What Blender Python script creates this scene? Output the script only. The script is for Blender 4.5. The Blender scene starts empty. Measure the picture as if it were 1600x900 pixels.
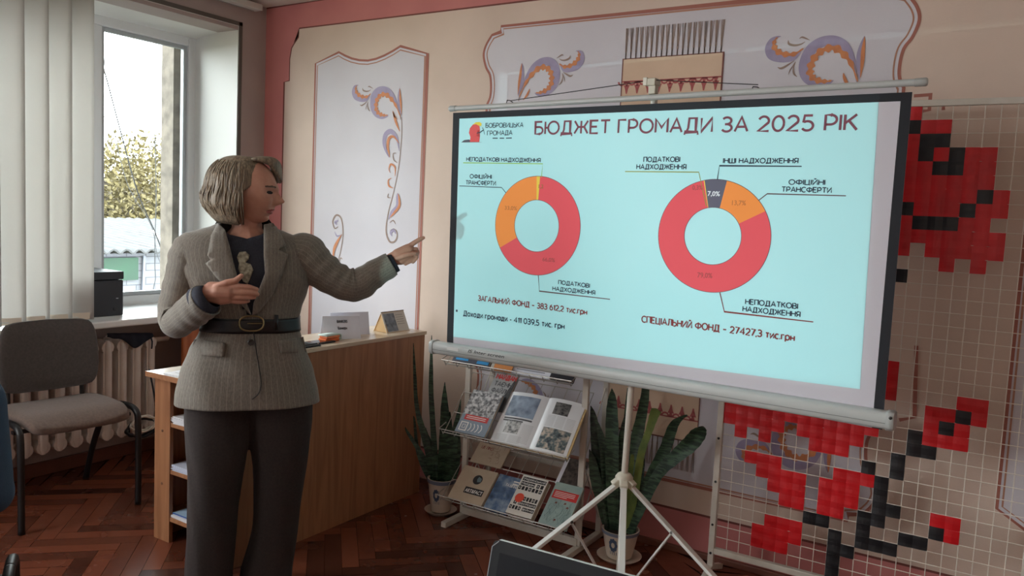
import bpy, bmesh, math, random
from mathutils import Vector, Matrix
random.seed(7)
V = Vector
PI = math.pi
SC = bpy.context.scene
COL = SC.collection

# ------------------------------------------------------------------ camera
FPX = 1248.4
YAW, PIT, ROL = [math.radians(a) for a in (32.0135, 5.0507, 2.7094)]
CAM = V((3.932, -3.357, 1.45))
_f = V((-math.sin(YAW)*math.cos(PIT), math.cos(YAW)*math.cos(PIT), -math.sin(PIT)))
_r = V((math.cos(YAW), math.sin(YAW), 0))
_u = _r.cross(_f)
CR = _r*math.cos(ROL) + _u*math.sin(ROL)
CU = -_r*math.sin(ROL) + _u*math.cos(ROL)
cam = bpy.data.objects.new('camera', bpy.data.cameras.new('camera'))
COL.objects.link(cam)
cam.matrix_world = Matrix(((CR.x, CU.x, -_f.x, CAM.x), (CR.y, CU.y, -_f.y, CAM.y), (CR.z, CU.z, -_f.z, CAM.z), (0, 0, 0, 1)))
cam.data.sensor_width = 36
cam.data.lens = FPX/1600*36
cam.data.clip_start = 0.02
SC.camera = cam

# ------------------------------------------------------------------ world, light, exposure
SKY = 10.5
LAMP_PROJ = 56.0
SC.view_settings.view_transform = 'Standard'
SC.view_settings.look = 'None'
SC.view_settings.gamma = 1
SC.view_settings.use_curve_mapping = False
SC.view_settings.exposure = 0.62
SC.cycles.max_bounces = 10
SC.cycles.diffuse_bounces = 6
SC.cycles.glossy_bounces = 4
SC.cycles.transparent_max_bounces = 12
SC.cycles.caustics_reflective = False
SC.cycles.caustics_refractive = False
SC.cycles.use_denoising = True
SC.cycles.sample_clamp_indirect = 6
world = bpy.data.worlds.new('overcast_sky')
SC.world = world
world.use_nodes = True
bg = world.node_tree.nodes['Background']
bg.inputs[0].default_value = (0.93, 0.97, 1.0, 1)
bg.inputs[1].default_value = SKY

def portal(name, c, sx, sz):
    d = bpy.data.lights.new(name, 'AREA')
    d.shape = 'RECTANGLE'; d.size = sx; d.size_y = sz
    d.cycles.is_portal = True
    o = bpy.data.objects.new(name, d); COL.objects.link(o)
    o.location = c
    o.rotation_euler = V((1, 0, 0)).to_track_quat('-Z', 'Z').to_euler()
    return o
WIN_Y = [(-0.20, -1.80), (-2.60, -4.40), (-5.00, -6.80)]
portal('window_portal', (-0.45, -1.0, 1.64), 1.6, 1.65)
def fill_lamp(name, c, d, sx, sz, w, col=(.96, .98, 1.0)):
    l = bpy.data.lights.new(name, 'AREA'); l.shape = 'RECTANGLE'; l.size = sx; l.size_y = sz; l.energy = w; l.color = col
    o = bpy.data.objects.new(name, l); COL.objects.link(o)
    o.location = c; o.rotation_euler = V(d).to_track_quat('-Z', 'Z').to_euler()
FILL = 40.0  # added area lamps brighten the room, standing in for light from unseen windows
fill_lamp('window_daylight', (.06, -3.5, 1.64), (1, .12, -.08), 1.75, 1.6, FILL)
fill_lamp('window_daylight', (.06, -5.9, 1.64), (1, .2, -.08), 1.75, 1.6, FILL)
fill_lamp('window_daylight', (3.4, -7.10, 1.64), (0, 1, -.08), 4.2, 1.6, FILL*.2)  # added fill lamp; the front wall behind it has no window

# ------------------------------------------------------------------ geometry helpers
def ray(px, py):
    return (CR*(px-800) + CU*(450-py) + _f*FPX).normalized()
def on(px, py, ax, val):
    d = ray(px, py)
    return CAM + d*((val-CAM[ax])/d[ax])
def onx(px, py, x): return on(px, py, 0, x)
def ony(px, py, y): return on(px, py, 1, y)
def onz(px, py, z): return on(px, py, 2, z)

def lin(c):
    return tuple(((x/255)/12.92 if x/255 <= .04045 else ((x/255+.055)/1.055)**2.4) for x in c)
_mats = {}
def mat(name, c, rough=.6, metal=0, c2=None, scale=8, bump=0, bscale=60, spec=.5, trans=0, sheen=0, detail=4, dims=None, lo=.35, hi=.65):
    if name in _mats: return _mats[name]
    m = bpy.data.materials.new(name); m.use_nodes = True
    nt = m.node_tree; b = nt.nodes['Principled BSDF']
    b.inputs['Base Color'].default_value = (*lin(c), 1)
    b.inputs['Roughness'].default_value = rough
    b.inputs['Metallic'].default_value = metal
    b.inputs['Specular IOR Level'].default_value = spec
    if sheen: b.inputs['Sheen Weight'].default_value = sheen
    tc = nt.nodes.new('ShaderNodeTexCoord')
    mp = nt.nodes.new('ShaderNodeMapping')
    nt.links.new(tc.outputs['Object'], mp.inputs[0])
    if dims: mp.inputs['Scale'].default_value = dims
    if c2:
        n = nt.nodes.new('ShaderNodeTexNoise'); n.inputs['Scale'].default_value = scale; n.inputs['Detail'].default_value = detail
        r = nt.nodes.new('ShaderNodeValToRGB')
        r.color_ramp.elements[0].color = (*lin(c), 1); r.color_ramp.elements[1].color = (*lin(c2), 1)
        r.color_ramp.elements[0].position = lo; r.color_ramp.elements[1].position = hi
        nt.links.new(mp.outputs[0], n.inputs['Vector']); nt.links.new(n.outputs[0], r.inputs[0])
        nt.links.new(r.outputs[0], b.inputs['Base Color'])
    if bump:
        n2 = nt.nodes.new('ShaderNodeTexNoise'); n2.inputs['Scale'].default_value = bscale; n2.inputs['Detail'].default_value = 3
        bp = nt.nodes.new('ShaderNodeBump'); bp.inputs['Strength'].default_value = bump; bp.inputs['Distance'].default_value = .004
        nt.links.new(mp.outputs[0], n2.inputs['Vector']); nt.links.new(n2.outputs[0], bp.inputs['Height']); nt.links.new(bp.outputs[0], b.inputs['Normal'])
    _mats[name] = m
    return m
def nodes_of(m): return m.node_tree.nodes, m.node_tree.links, m.node_tree.nodes['Principled BSDF']

def wood(name, c, c2, c3, axis, rough=.38):
    """veneer with grain running along one axis"""
    if name in _mats: return _mats[name]
    m = mat(name, c, rough)
    N, L, b = nodes_of(m)
    tc = N.new('ShaderNodeTexCoord'); mp = N.new('ShaderNodeMapping')
    s = [14, 14, 14]; s[axis] = 1.1; mp.inputs['Scale'].default_value = s
    n = N.new('ShaderNodeTexNoise'); n.inputs['Scale'].default_value = 1.6; n.inputs['Detail'].default_value = 7; n.inputs['Distortion'].default_value = 1.2
    r = N.new('ShaderNodeValToRGB'); e = r.color_ramp.elements
    e[0].position = .3; e[0].color = (*lin(c2), 1); e[1].position = .55; e[1].color = (*lin(c), 1)
    x = e.new(.75); x.color = (*lin(c3), 1)
    L.new(tc.outputs['Object'], mp.inputs[0]); L.new(mp.outputs[0], n.inputs['Vector']); L.new(n.outputs[0], r.inputs[0]); L.new(r.outputs[0], b.inputs['Base Color'])
    return m

class MB:
    def __init__(s): s.bm = bmesh.new(); s.uv = None
    def face(s, pts, mi=0):
        vs = [s.bm.verts.new(p) for p in pts]
        try:
            f = s.bm.faces.new(vs); f.material_index = mi; return f
        except ValueError: return None
    def obox(s, c, ax, mi=0):
        """box from centre and three half axes"""
        c = V(c); a, b, d = [V(x) for x in ax]
        v = [s.bm.verts.new(c + a*i + b*j + d*k) for i in (-1, 1) for j in (-1, 1) for k in (-1, 1)]
        for q in ((0, 1, 3, 2), (4, 6, 7, 5), (0, 4, 5, 1), (2, 3, 7, 6), (0, 2, 6, 4), (1, 5, 7, 3)):
            f = s.bm.faces.new([v[i] for i in q]); f.material_index = mi
        return s
    def box(s, a, b, mi=0):
        a, b = V(a), V(b); c = (a+b)/2; h = (b-a)/2
        return s.obox(c, ((h.x, 0, 0), (0, h.y, 0), (0, 0, h.z)), mi)
    def bar(s, p0, p1, w, h, up=(0, 0, 1), mi=0):
        p0, p1 = V(p0), V(p1); d = p1-p0; t = d.normalized(); u = V(up)
        sd = t.cross(u)
        if sd.length < 1e-4: sd = t.cross(V((0, 1, 0)))
        sd.normalize(); u2 = sd.cross(t)
        return s.obox((p0+p1)/2, (d/2, sd*w/2, u2*h/2), mi)
    def loft(s, rings, caps=True, closed=True, mi=0, uvs=False):
        R = [[s.bm.verts.new(p) for p in r] for r in rings]
        n = len(R[0]); lay = s.bm.loops.layers.uv.verify() if uvs else None
        vv = 0
        for i in range(len(R)-1):
            dv = (V(rings[i+1][0])-V(rings[i][0])).length if uvs else 0
            per = max(sum((V(rings[i][(j+1) % n])-V(rings[i][j])).length for j in range(n)), .01) if uvs else 1
            for j in range(n if closed else n-1):
                k = (j+1) % n
                try:
                    f = s.bm.faces.new((R[i][j], R[i][k], R[i+1][k], R[i+1][j]))
                except ValueError: continue
                f.material_index = mi
                if uvs:
                    U = uvs
                    for lp, (a, b) in zip(f.loops, ((j, vv), (j+1, vv), (j+1, vv+dv), (j, vv+dv))):
                        lp[lay].uv = (a/n*U, b)
            vv += dv
        if caps and closed:
            for r in (R[0][::-1], R[-1]):
                try: s.bm.faces.new(r).material_index = mi
                except ValueError: pass
        return s
    def tube(s, path, r, n=10, mi=0, caps=True):
        path = [V(p) for p in path]
        rs = r if isinstance(r, (list, tuple)) else [r]*len(path)
        rings = []; prev = None
        for i, p in enumerate(path):
            t = (path[min(i+1, len(path)-1)]-path[max(i-1, 0)]).normalized()
            if prev is None:
                a = t.cross(V((0, 0, 1)))
                if a.length < 1e-3: a = t.cross(V((0, 1, 0)))
            else: a = prev - t*prev.dot(t)
            a.normalize(); prev = a; b = t.cross(a)
            rings.append([p + (a*math.cos(2*PI*j/n) + b*math.sin(2*PI*j/n))*rs[i] for j in range(n)])
        return s.loft(rings, caps, mi=mi)
    def lathe(s, prof, c, n=32, axis=(0, 0, 1), mi=0, caps=True):
        c = V(c); z = V(axis).normalized(); a = z.cross(V((1, 0, 0)))
        if a.length < 1e-3: a = z.cross(V((0, 1, 0)))
        a.normalize(); b = z.cross(a)
        return s.loft([[c + z*h + (a*math.cos(2*PI*j/n)+b*math.sin(2*PI*j/n))*max(r, 1e-4) for j in range(n)] for r, h in prof], caps, mi=mi)
    def prism(s, pts, off, mi=0):
        """closed outline pushed along a vector"""
        off = V(off); pts = [V(p) for p in pts]
        a = [s.bm.verts.new(p) for p in pts]; b = [s.bm.verts.new(p+off) for p in pts]
        n = len(pts)
        fs = []
        for q in (a[::-1], b):
            try: fs.append(s.bm.faces.new(q))
            except ValueError: pass
        for i in range(n):
            fs.append(s.bm.faces.new((a[i], a[(i+1) % n], b[(i+1) % n], b[i])))
        for f in fs: f.material_index = mi
        return s
    def capsule(s, p0, r0, p1, r1, n=14):
        p0, p1 = V(p0), V(p1); d = p1-p0; L = d.length
        t = d.normalized() if L > 1e-6 else V((0, 0, 1))
        prof = []
        for k in range(6): a = -PI/2 + PI/2*k/5; prof.append((r0*math.cos(a), r0*math.sin(a)))
        for k in range(1, 6): a = PI/2*k/5; prof.append((r1*math.cos(a), L + r1*math.sin(a)))
        return s.lathe(prof, p0, n, t)
    def chain(s, pts, rs, n=12):
        for i in range(len(pts)-1): s.capsule(pts[i], rs[i], pts[i+1], rs[i+1], n)
        return s
    def ellipsoid(s, c, ax, nu=20, nv=14):
        c = V(c); a, b, d = [V(x) for x in ax]
        return s.loft([[c + d*math.sin(-PI/2+PI*i/nv) + (a*math.cos(2*PI*j/nu)+b*math.sin(2*PI*j/nu))*max(math.cos(-PI/2+PI*i/nv), 1e-3) for j in range(nu)] for i in range(nv+1)])

def parent(o, p):
    o.parent = p
    if p.type == 'EMPTY':
        o.matrix_parent_inverse = Matrix.LocRotScale(p.location, p.rotation_euler, None).inverted()
def obj(name, mb, m, par=None, smooth=False, bevel=0, solid=0, sub=0, seg=2, ang=35):
    me = bpy.data.meshes.new(name)
    bm = mb.bm if isinstance(mb, MB) else mb
    bmesh.ops.recalc_face_normals(bm, faces=bm.faces)
    bm.to_mesh(me); bm.free()
    for x in (m if isinstance(m, (list, tuple)) else [m]): me.materials.append(x)
    o = bpy.data.objects.new(name, me); COL.objects.link(o)
    if smooth:
        for p in me.polygons: p.use_smooth = True
        if smooth != 'all':
            me.set_sharp_from_angle(angle=math.radians(ang))
    if solid:
        md = o.modifiers.new('s', 'SOLIDIFY'); md.thickness = solid; md.offset = -1
    if bevel:
        md = o.modifiers.new('b', 'BEVEL'); md.width = bevel; md.segments = seg; md.limit_method = 'ANGLE'; md.angle_limit = math.radians(40)
    if sub:
        md = o.modifiers.new('d', 'SUBSURF'); md.levels = sub; md.render_levels = sub
    if par: parent(o, par)
    return o
def thing(name, label, cat, loc=(0, 0, 0), group=None):
    o = bpy.data.objects.new(name, None); COL.objects.link(o)
    o.location = loc; o.empty_display_size = .1
    return tag(o, label, cat, group)
def tag(o, label, cat, group=None):
    o['label'] = label; o['category'] = cat
    if group: o['group'] = group
    return o
def structure(o): o['kind'] = 'structure'; return o
def baked(o):
    """apply the modifiers of a freshly built object"""
    bpy.context.view_layer.update()
    dg = bpy.context.evaluated_depsgraph_get()
    me = bpy.data.meshes.new_from_object(o.evaluated_get(dg))
    o.modifiers.clear(); o.data = me
    return o
def dup(root, label=None, group=None, loc=None, rotz=0):
    r = root.copy(); COL.objects.link(r)
    if label: r['label'] = label
    if group: r['group'] = group
    if loc is not None: r.location = loc
    if rotz: r.rotation_euler = (0, 0, root.rotation_euler.z + rotz)
    for ch in list(root.children):
        c = ch.copy(); COL.objects.link(c); c.parent = r
        for g in ch.children:
            d = g.copy(); COL.objects.link(d); d.parent = c
    return r
def spline(pts, n=8):
    """Catmull-Rom through tuples of any length"""
    P = [tuple(p) for p in pts]; out = []
    for i in range(len(P)-1):
        p0, p1, p2, p3 = P[max(i-1, 0)], P[i], P[i+1], P[min(i+2, len(P)-1)]
        for k in range(n):
            t = k/n
            out.append(tuple(.5*(2*b + (c-a)*t + (2*a-5*b+4*c-d)*t*t + (3*b-a-3*c+d)*t**3) for a, b, c, d in zip(p0, p1, p2, p3)))
    out.append(P[-1])
    return out

def _arc(cx, cy, rx, ry, a0, a1):
    n = max(4, int(abs(a1-a0)/15)); return [(cx+rx*math.cos(math.radians(a0+(a1-a0)*i/n)), cy+ry*math.sin(math.radians(a0+(a1-a0)*i/n))) for i in range(n+1)]
def _oval(cx, cy, rx, ry): return _arc(cx, cy, rx, ry, 0, 360)
def _glyphs():
    X = .70
    I = [(0, 0), (0, 1)]
    g = {
     'А': (.74, [[(0, 0), (.37, 1), (.74, 0)], [(.14, .32), (.60, .32)]]), 'Б': (.60, [[(.54, 1), (0, 1), (0, 0), (.32, 0)] + _arc(.32, .285, .28, .285, -90, 90) + [(0, .57)]]),
     'В': (.62, [[(.36, 0), (0, 0), (0, 1), (.33, 1)] + _arc(.33, .77, .24, .23, 90, -90) + [(0, .54)], [(.33, .54)] + _arc(.34, .27, .28, .27, 90, -90)]),
     'Г': (.52, [[(0, 0), (0, 1), (.52, 1)]]), 'Д': (.82, [[(0, -.2), (0, 0), (.82, 0), (.82, -.2)], [(.1, 0), (.2, .3), (.24, 1), (.68, 1), (.68, 0)]]),
     'Е': (.56, [[(.56, 1), (0, 1), (0, 0), (.56, 0)], [(0, .52), (.48, .52)]]), 'Є': (.68, [_arc(.42, .5, .42, .5, 50, 310), [(.02, .52), (.5, .52)]]),
     'Ж': (1.0, [[(.5, 0), (.5, 1)], [(0, 1), (.28, .52), (.72, .52), (1, 1)], [(0, 0), (.28, .52)], [(1, 0), (.72, .52)]]),
     'З': (.56, [_arc(.26, .76, .26, .24, 150, -90) + [(.16, .52)], _arc(.27, .26, .29, .26, 90, -155)]), 'И': (.66, [[(0, 1), (0, 0), (.66, 1), (.66, 0)]]),
     'І': (.02, [I]), 'К': (.60, [I, [(.58, 1), (.02, .44)], [(.2, .6), (.62, 0)]]), 'Л': (.66, [[(-.02, 0), (.1, .05), (.18, .4), (.2, 1), (.66, 1), (.66, 0)]]),
     'М': (.78, [[(0, 0), (0, 1), (.39, .36), (.78, 1), (.78, 0)]]), 'Н': (.66, [I, [(.66, 0), (.66, 1)], [(0, .52), (.66, .52)]]), 'О': (.86, [_oval(.43, .5, .43, .5)]),
     'П': (.64, [[(0, 0), (0, 1), (.64, 1), (.64, 0)]]), 'Р': (.58, [[(0, 0), (0, 1), (.28, 1)] + _arc(.28, .69, .3, .31, 90, -90) + [(0, .38)]]), 'С': (.70, [_arc(.43, .5, .43, .5, 48, 312)]),
     'Т': (.66, [[(0, 1), (.66, 1)], [(.33, 1), (.33, 0)]]), 'У': (.66, [[(0, 1), (.35, .3)], [(.66, 1), (.32, .14), (.22, .01), (.06, .02)]]),
     'Ф': (.90, [[(.45, -.04), (.45, 1.04)], _oval(.45, .52, .45, .34)]), 'Х': (.66, [[(0, 0), (.66, 1)], [(0, 1), (.66, 0)]]), 'Ц': (.72, [[(0, 1), (0, 0), (.72, 0), (.72, -.2)], [(.6, 1), (.6, 0)]]),
     'Ч': (.58, [[(0, 1), (0, .62), (.1, .47), (.28, .42), (.58, .5)], [(.58, 1), (.58, 0)]]), 'Ш': (.94, [[(0, 1), (0, 0), (.94, 0), (.94, 1)], [(.47, 0), (.47, 1)]]),
     'Ь': (.58, [[(0, 1), (0, 0), (.3, 0)] + _arc(.3, .29, .28, .29, -90, 90) + [(0, .58)]]), 'Ю': (1.08, [I, [(0, .5), (.24, .5)], _oval(.66, .5, .42, .5)]),
     'Я': (.60, [[(.6, 0), (.6, 1), (.3, 1)] + _arc(.3, .7, .28, .3, 90, 270) + [(.6, .4)], [(.28, .4), (0, 0)]]),
     'а': (.54, [_oval(.26, .35, .26, .35), [(.54, X), (.54, 0)]]), 'в': (.46, [[(.26, 0), (0, 0), (0, X), (.26, X)] + _arc(.26, .54, .17, .16, 90, -90) + [(0, .38)], [(.26, .38)] + _arc(.26, .19, .2, .19, 90, -90)]),
     'г': (.38, [[(0, 0), (0, X), (.38, X)]]), 'д': (.62, [[(0, -.18), (0, 0), (.62, 0), (.62, -.18)], [(.08, 0), (.16, .25), (.18, X), (.52, X), (.52, 0)]]),
     'е': (.54, [[(.02, .36), (.54, .36)] + _arc(.27, .35, .27, .35, 0, 310)]), 'и': (.50, [[(0, X), (0, 0), (.50, X), (.50, 0)]]), 'і': (.02, [[(0, 0), (0, X)], [(0, .88), (0, 1)]]),
     'к': (.46, [[(0, 0), (0, X)], [(.44, X), (.02, .3)], [(.16, .42), (.46, 0)]]), 'м': (.62, [[(0, 0), (0, X), (.31, .2), (.62, X), (.62, 0)]]), 'н': (.50, [[(0, 0), (0, X)], [(.5, 0), (.5, X)], [(0, .36), (.5, .36)]]),
     'о': (.56, [_oval(.28, .35, .28, .35)]), 'р': (.56, [[(0, -.28), (0, X)], _oval(.28, .35, .28, .35)]), 'с': (.46, [_arc(.28, .35, .28, .35, 48, 312)]), 'т': (.48, [[(0, X), (.48, X)], [(.24, X), (.24, 0)]]),
     'у': (.50, [[(0, X), (.27, .08)], [(.5, X), (.22, -.16), (.12, -.27), (0, -.26)]]), 'х': (.48, [[(0, 0), (.48, X)], [(0, X), (.48, 0)]]), 'ь': (.46, [[(0, X), (0, 0), (.26, 0)] + _arc(.26, .2, .2, .2, -90, 90) + [(0, .4)]]),
     '0': (.62, [_oval(.31, .5, .31, .5)]), '1': (.22, [[(0, .82), (.2, 1), (.2, 0)]]), '2': (.60, [_arc(.29, .7, .28, .3, 160, -25) + [(0, .0), (.6, 0)]]), '3': (.56, [_arc(.26, .76, .26, .24, 150, -90) + [(.16, .52)], _arc(.27, .26, .29, .26, 90, -155)]),
     '4': (.66, [[(.48, 0), (.48, 1), (0, .28), (.66, .28)]]), '5': (.58, [[(.52, 1), (.1, 1), (.05, .56)] + _arc(.27, .31, .3, .31, 120, -150)]), '6': (.60, [_oval(.3, .31, .3, .31), [(.01, .36), (.1, .74), (.4, 1)]]),
     '7': (.56, [[(0, 1), (.56, 1), (.16, 0)]]), '8': (.60, [_oval(.3, .76, .24, .24), _oval(.3, .27, .3, .27)]), '9': (.60, [_oval(.3, .69, .3, .31), [(.59, .64), (.5, .26), (.2, 0)]]),
     ',': (.04, [[(.05, .1), (-.02, -.16)]]), '.': (.06, [[(-.04, .05), (.08, .05)]]), '-': (.3, [[(0, .38), (.3, .38)]]), '–': (.5, [[(0, .42), (.5, .42)]]),
    }
    g['Й'] = (.66, g['И'][1] + [[(.18, 1.24), (.33, 1.14), (.48, 1.24)]]); g['й'] = (.5, g['и'][1] + [[(.12, .98), (.25, .86), (.38, .98)]])
    g['Ї'] = (.10, [[(.05, 0), (.05, 1)], [(-.1, 1.16), (-.1, 1.28)], [(.2, 1.16), (.2, 1.28)]]); g['ї'] = (.10, [[(.05, 0), (.05, X)], [(-.06, .88), (-.06, 1)], [(.16, .88), (.16, 1)]])
    return g
GLYPH = _glyphs()

class Sheet:
    """a flat sheet: origin and two in-plane unit vectors; layers are lifted along its normal"""
    def __init__(s, o, u, v): s.o = V(o); s.u = V(u).normalized(); s.v = V(v).normalized(); s.n = s.u.cross(s.v).normalized()
    def at(s, a, b, h=0): return s.o + s.u*a + s.v*b + s.n*h
    def px(s, x, y):
        d = ray(x, y); p = CAM + d*((s.o-CAM).dot(s.n)/d.dot(s.n)) - s.o
        return (p.dot(s.u), p.dot(s.v))
    def poly(s, pts, h, mb=None):
        mb = mb or MB(); f = mb.face([s.at(a, b, h) for a, b in pts])
        if f: bmesh.ops.triangulate(mb.bm, faces=[f])
        return mb
    def rect(s, a0, b0, a1, b1, h, mb=None): return s.poly([(a0, b0), (a1, b0), (a1, b1), (a0, b1)], h, mb)
    def stroke(s, pts, w, h, mb=None, closed=False):
        """ribbon along 2-D points; w a width or one per point"""
        mb = mb or MB(); n = len(pts); L = []; R = []
        for i, p in enumerate(pts):
            if closed: a, b = pts[i-1], pts[(i+1) % n]
            else: a, b = pts[max(i-1, 0)], pts[min(i+1, n-1)]
            dx, dy = b[0]-a[0], b[1]-a[1]; l = math.hypot(dx, dy) or 1
            ww = (w[i] if isinstance(w, (list, tuple)) else w)/2
            k = 1
            if 0 < i < n-1 or closed:
                ax, ay = p[0]-a[0], p[1]-a[1]; la = math.hypot(ax, ay) or 1
                c = abs((ax*dx+ay*dy)/(la*l)); k = 1/max(c, .6)
            nx, ny = -dy/l*ww*k, dx/l*ww*k
            L.append(mb.bm.verts.new(s.at(p[0]+nx, p[1]+ny, h))); R.append(mb.bm.verts.new(s.at(p[0]-nx, p[1]-ny, h)))
        for i in range(n if closed else n-1):
            j = (i+1) % n
            try: mb.bm.faces.new((L[i], R[i], R[j], L[j]))
            except ValueError: pass
        return mb
    def ring(s, c, r0, r1, a0, a1, h, mb=None, sy=1):
        mb = mb or MB(); n = max(6, int(abs(a1-a0)/math.radians(4)))
        A = [a0+(a1-a0)*i/n for i in range(n+1)]
        o = [mb.bm.verts.new(s.at(c[0]+r1*math.cos(a), c[1]+r1*sy*math.sin(a), h)) for a in A]
        i_ = [mb.bm.verts.new(s.at(c[0]+r0*math.cos(a), c[1]+r0*sy*math.sin(a), h)) for a in A]
        for k in range(n): mb.bm.faces.new((o[k], o[k+1], i_[k+1], i_[k]))
        return mb
    def disc(s, c, r, h, mb=None, sy=1):
        return s.poly([(c[0]+r*math.cos(2*PI*k/28), c[1]+r*sy*math.sin(2*PI*k/28)) for k in range(28)], h, mb)
    def strokes(s, body, p0, p1, height, h, mb=None, bold=.0):
        """writing built from pen strokes (letters the built-in font cannot fill cleanly)"""
        mb = mb or MB(); x = 0; parts = []
        for ch in body:
            if ch not in GLYPH: x += .42; continue
            w, ls = GLYPH[ch]
            for l in ls: parts.append([(a+x, b) for a, b in l])
            x += w + .20
        x -= .20
        dx, dy = p1[0]-p0[0], p1[1]-p0[1]; L_ = math.hypot(dx, dy); k = L_/x; ex, ey = dx/L_, dy/L_
        pen = (.122+bold*2.8)*height
        for i, l in enumerate(parts):
            q = [(p0[0]+ex*a*k-ey*b*height, p0[1]+ey*a*k+ex*b*height) for a, b in l]
            e_ = pen*.5
            s.stroke(q, pen, h+(i % 3)*2e-5, mb)
        return mb
    def text(s, body, p0, p1, height, h, mb=None, bold=.0, shear=0, sx=None):
        """line of writing whose baseline runs from p0 to p1 (2-D), cap height given"""
        if any('Ѐ' <= ch <= 'ӿ' for ch in body): return s.strokes(body, p0, p1, height, h, mb, bold)
        mb = mb or MB()
        c = bpy.data.curves.new('t', 'FONT'); c.body = body; c.shear = shear; c.resolution_u = 3
        o = bpy.data.objects.new('t', c); COL.objects.link(o)
        bpy.context.view_layer.update()
        me = bpy.data.meshes.new_from_object(o.evaluated_get(bpy.context.evaluated_depsgraph_get()))
        bpy.data.objects.remove(o); bpy.data.curves.remove(c)
        if not me.vertices: return mb
        xs = [v.co.x for v in me.vertices]; x0, x1 = min(xs), max(xs)
        dx, dy = p1[0]-p0[0], p1[1]-p0[1]; l = math.hypot(dx, dy)
        k = l/(x1-x0); ky = height/.70
        ex, ey = dx/l, dy/l
        bo = bold*height*1.2
        for sx_, sy_, sh in (((0, 0, 0),) if bo <= 0 else ((-bo, 0, 0), (bo, 0, 2e-5), (0, bo*.7, 4e-5), (0, -bo*.7, 6e-5))):
            vs = []
            for v in me.vertices:
                a = (v.co.x-x0)*k+sx_; b = v.co.y*ky+sy_
                vs.append(mb.bm.verts.new(s.at(p0[0]+ex*a-ey*b, p0[1]+ey*a+ex*b, h+sh)))
            for p in me.polygons:
                try: mb.bm.faces.new([vs[i] for i in p.vertices])
                except ValueError: pass
        bpy.data.meshes.remove(me)
        return mb

# ------------------------------------------------------------------ common materials
white_paint = mat('white_reveal_paint', (226, 226, 224), .6, bump=.05)
pink = mat('pink_wall_paint', (196, 124, 120), .75, c2=(186, 114, 112), scale=3, bump=.12, bscale=120)
beige = mat('beige_wall_paint', (212, 192, 177), .75, c2=(203, 183, 168), scale=2.5, bump=.12, bscale=120)
greywall = mat('grey_wall_paint', (176, 164, 160), .75, c2=(168, 155, 152), scale=3, bump=.12, bscale=120)
lilac = mat('pale_panel_paint', (205, 202, 208), .72, c2=(198, 194, 200), scale=2, bump=.1, bscale=140)
darkred = mat('dark_red_line_paint', (112, 60, 52), .7)
brownline = mat('brown_line_paint', (170, 122, 100), .7)
rosebrown = mat('rose_brown_paint', (158, 98, 84), .7)
lav = mat('lavender_paint', (160, 150, 176), .7, c2=(150, 140, 168), scale=20)
orange = mat('orange_paint', (204, 132, 84), .7, c2=(190, 120, 80), scale=30)
taupe = mat('taupe_paint', (146, 124, 112), .7)
redthread = mat('red_ornament_paint', (168, 84, 82), .7)
pvc = mat('white_plastic_frame', (225, 228, 230), .35)
dark_metal = mat('black_metal', (26, 26, 28), .4, .0)
white_metal = mat('white_painted_metal', (206, 202, 192), .35, c2=(198, 192, 180), scale=15)
chrome = mat('bright_metal', (190, 190, 190), .25, 1)
paper = mat('white_paper', (232, 234, 238), .7)
black_plastic = mat('black_plastic', (24, 25, 28), .42, bump=.03, bscale=400)

# ------------------------------------------------------------------ room shell
RX, RY, RZ = 6.6, -7.2, 2.635
def glossy_parquet():
    m = mat('dark_red_parquet', (96, 48, 32), .3)
    N, L, b = nodes_of(m)
    at = N.new('ShaderNodeAttribute'); at.attribute_name = 'plank'; at.attribute_type = 'GEOMETRY'
    tc = N.new('ShaderNodeTexCoord')
    n = N.new('ShaderNodeTexNoise'); n.inputs['Scale'].default_value = 26; n.inputs['Detail'].default_value = 6
    mx = N.new('ShaderNodeMath'); mx.operation = 'MULTIPLY_ADD'; mx.inputs[1].default_value = .35; 
    r = N.new('ShaderNodeValToRGB'); e = r.color_ramp.elements
    e[0].position = .05; e[0].color = (*lin((54, 27, 20)), 1); e[1].position = 1.1; e[1].color = (*lin((124, 68, 48)), 1)
    L.new(tc.outputs['Object'], n.inputs['Vector']); L.new(n.outputs[0], mx.inputs[0]); L.new(at.outputs['Fac'], mx.inputs[2])
    L.new(mx.outputs[0], r.inputs[0]); L.new(r.outputs[0], b.inputs['Base Color'])
    n2 = N.new('ShaderNodeTexNoise'); n2.inputs['Scale'].default_value = 5
    rr = N.new('ShaderNodeMapRange'); rr.inputs[3].default_value = .17; rr.inputs[4].default_value = .34
    L.new(tc.outputs['Object'], n2.inputs['Vector']); L.new(n2.outputs[0], rr.inputs[0]); L.new(rr.outputs[0], b.inputs['Roughness'])
    return m
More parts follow.
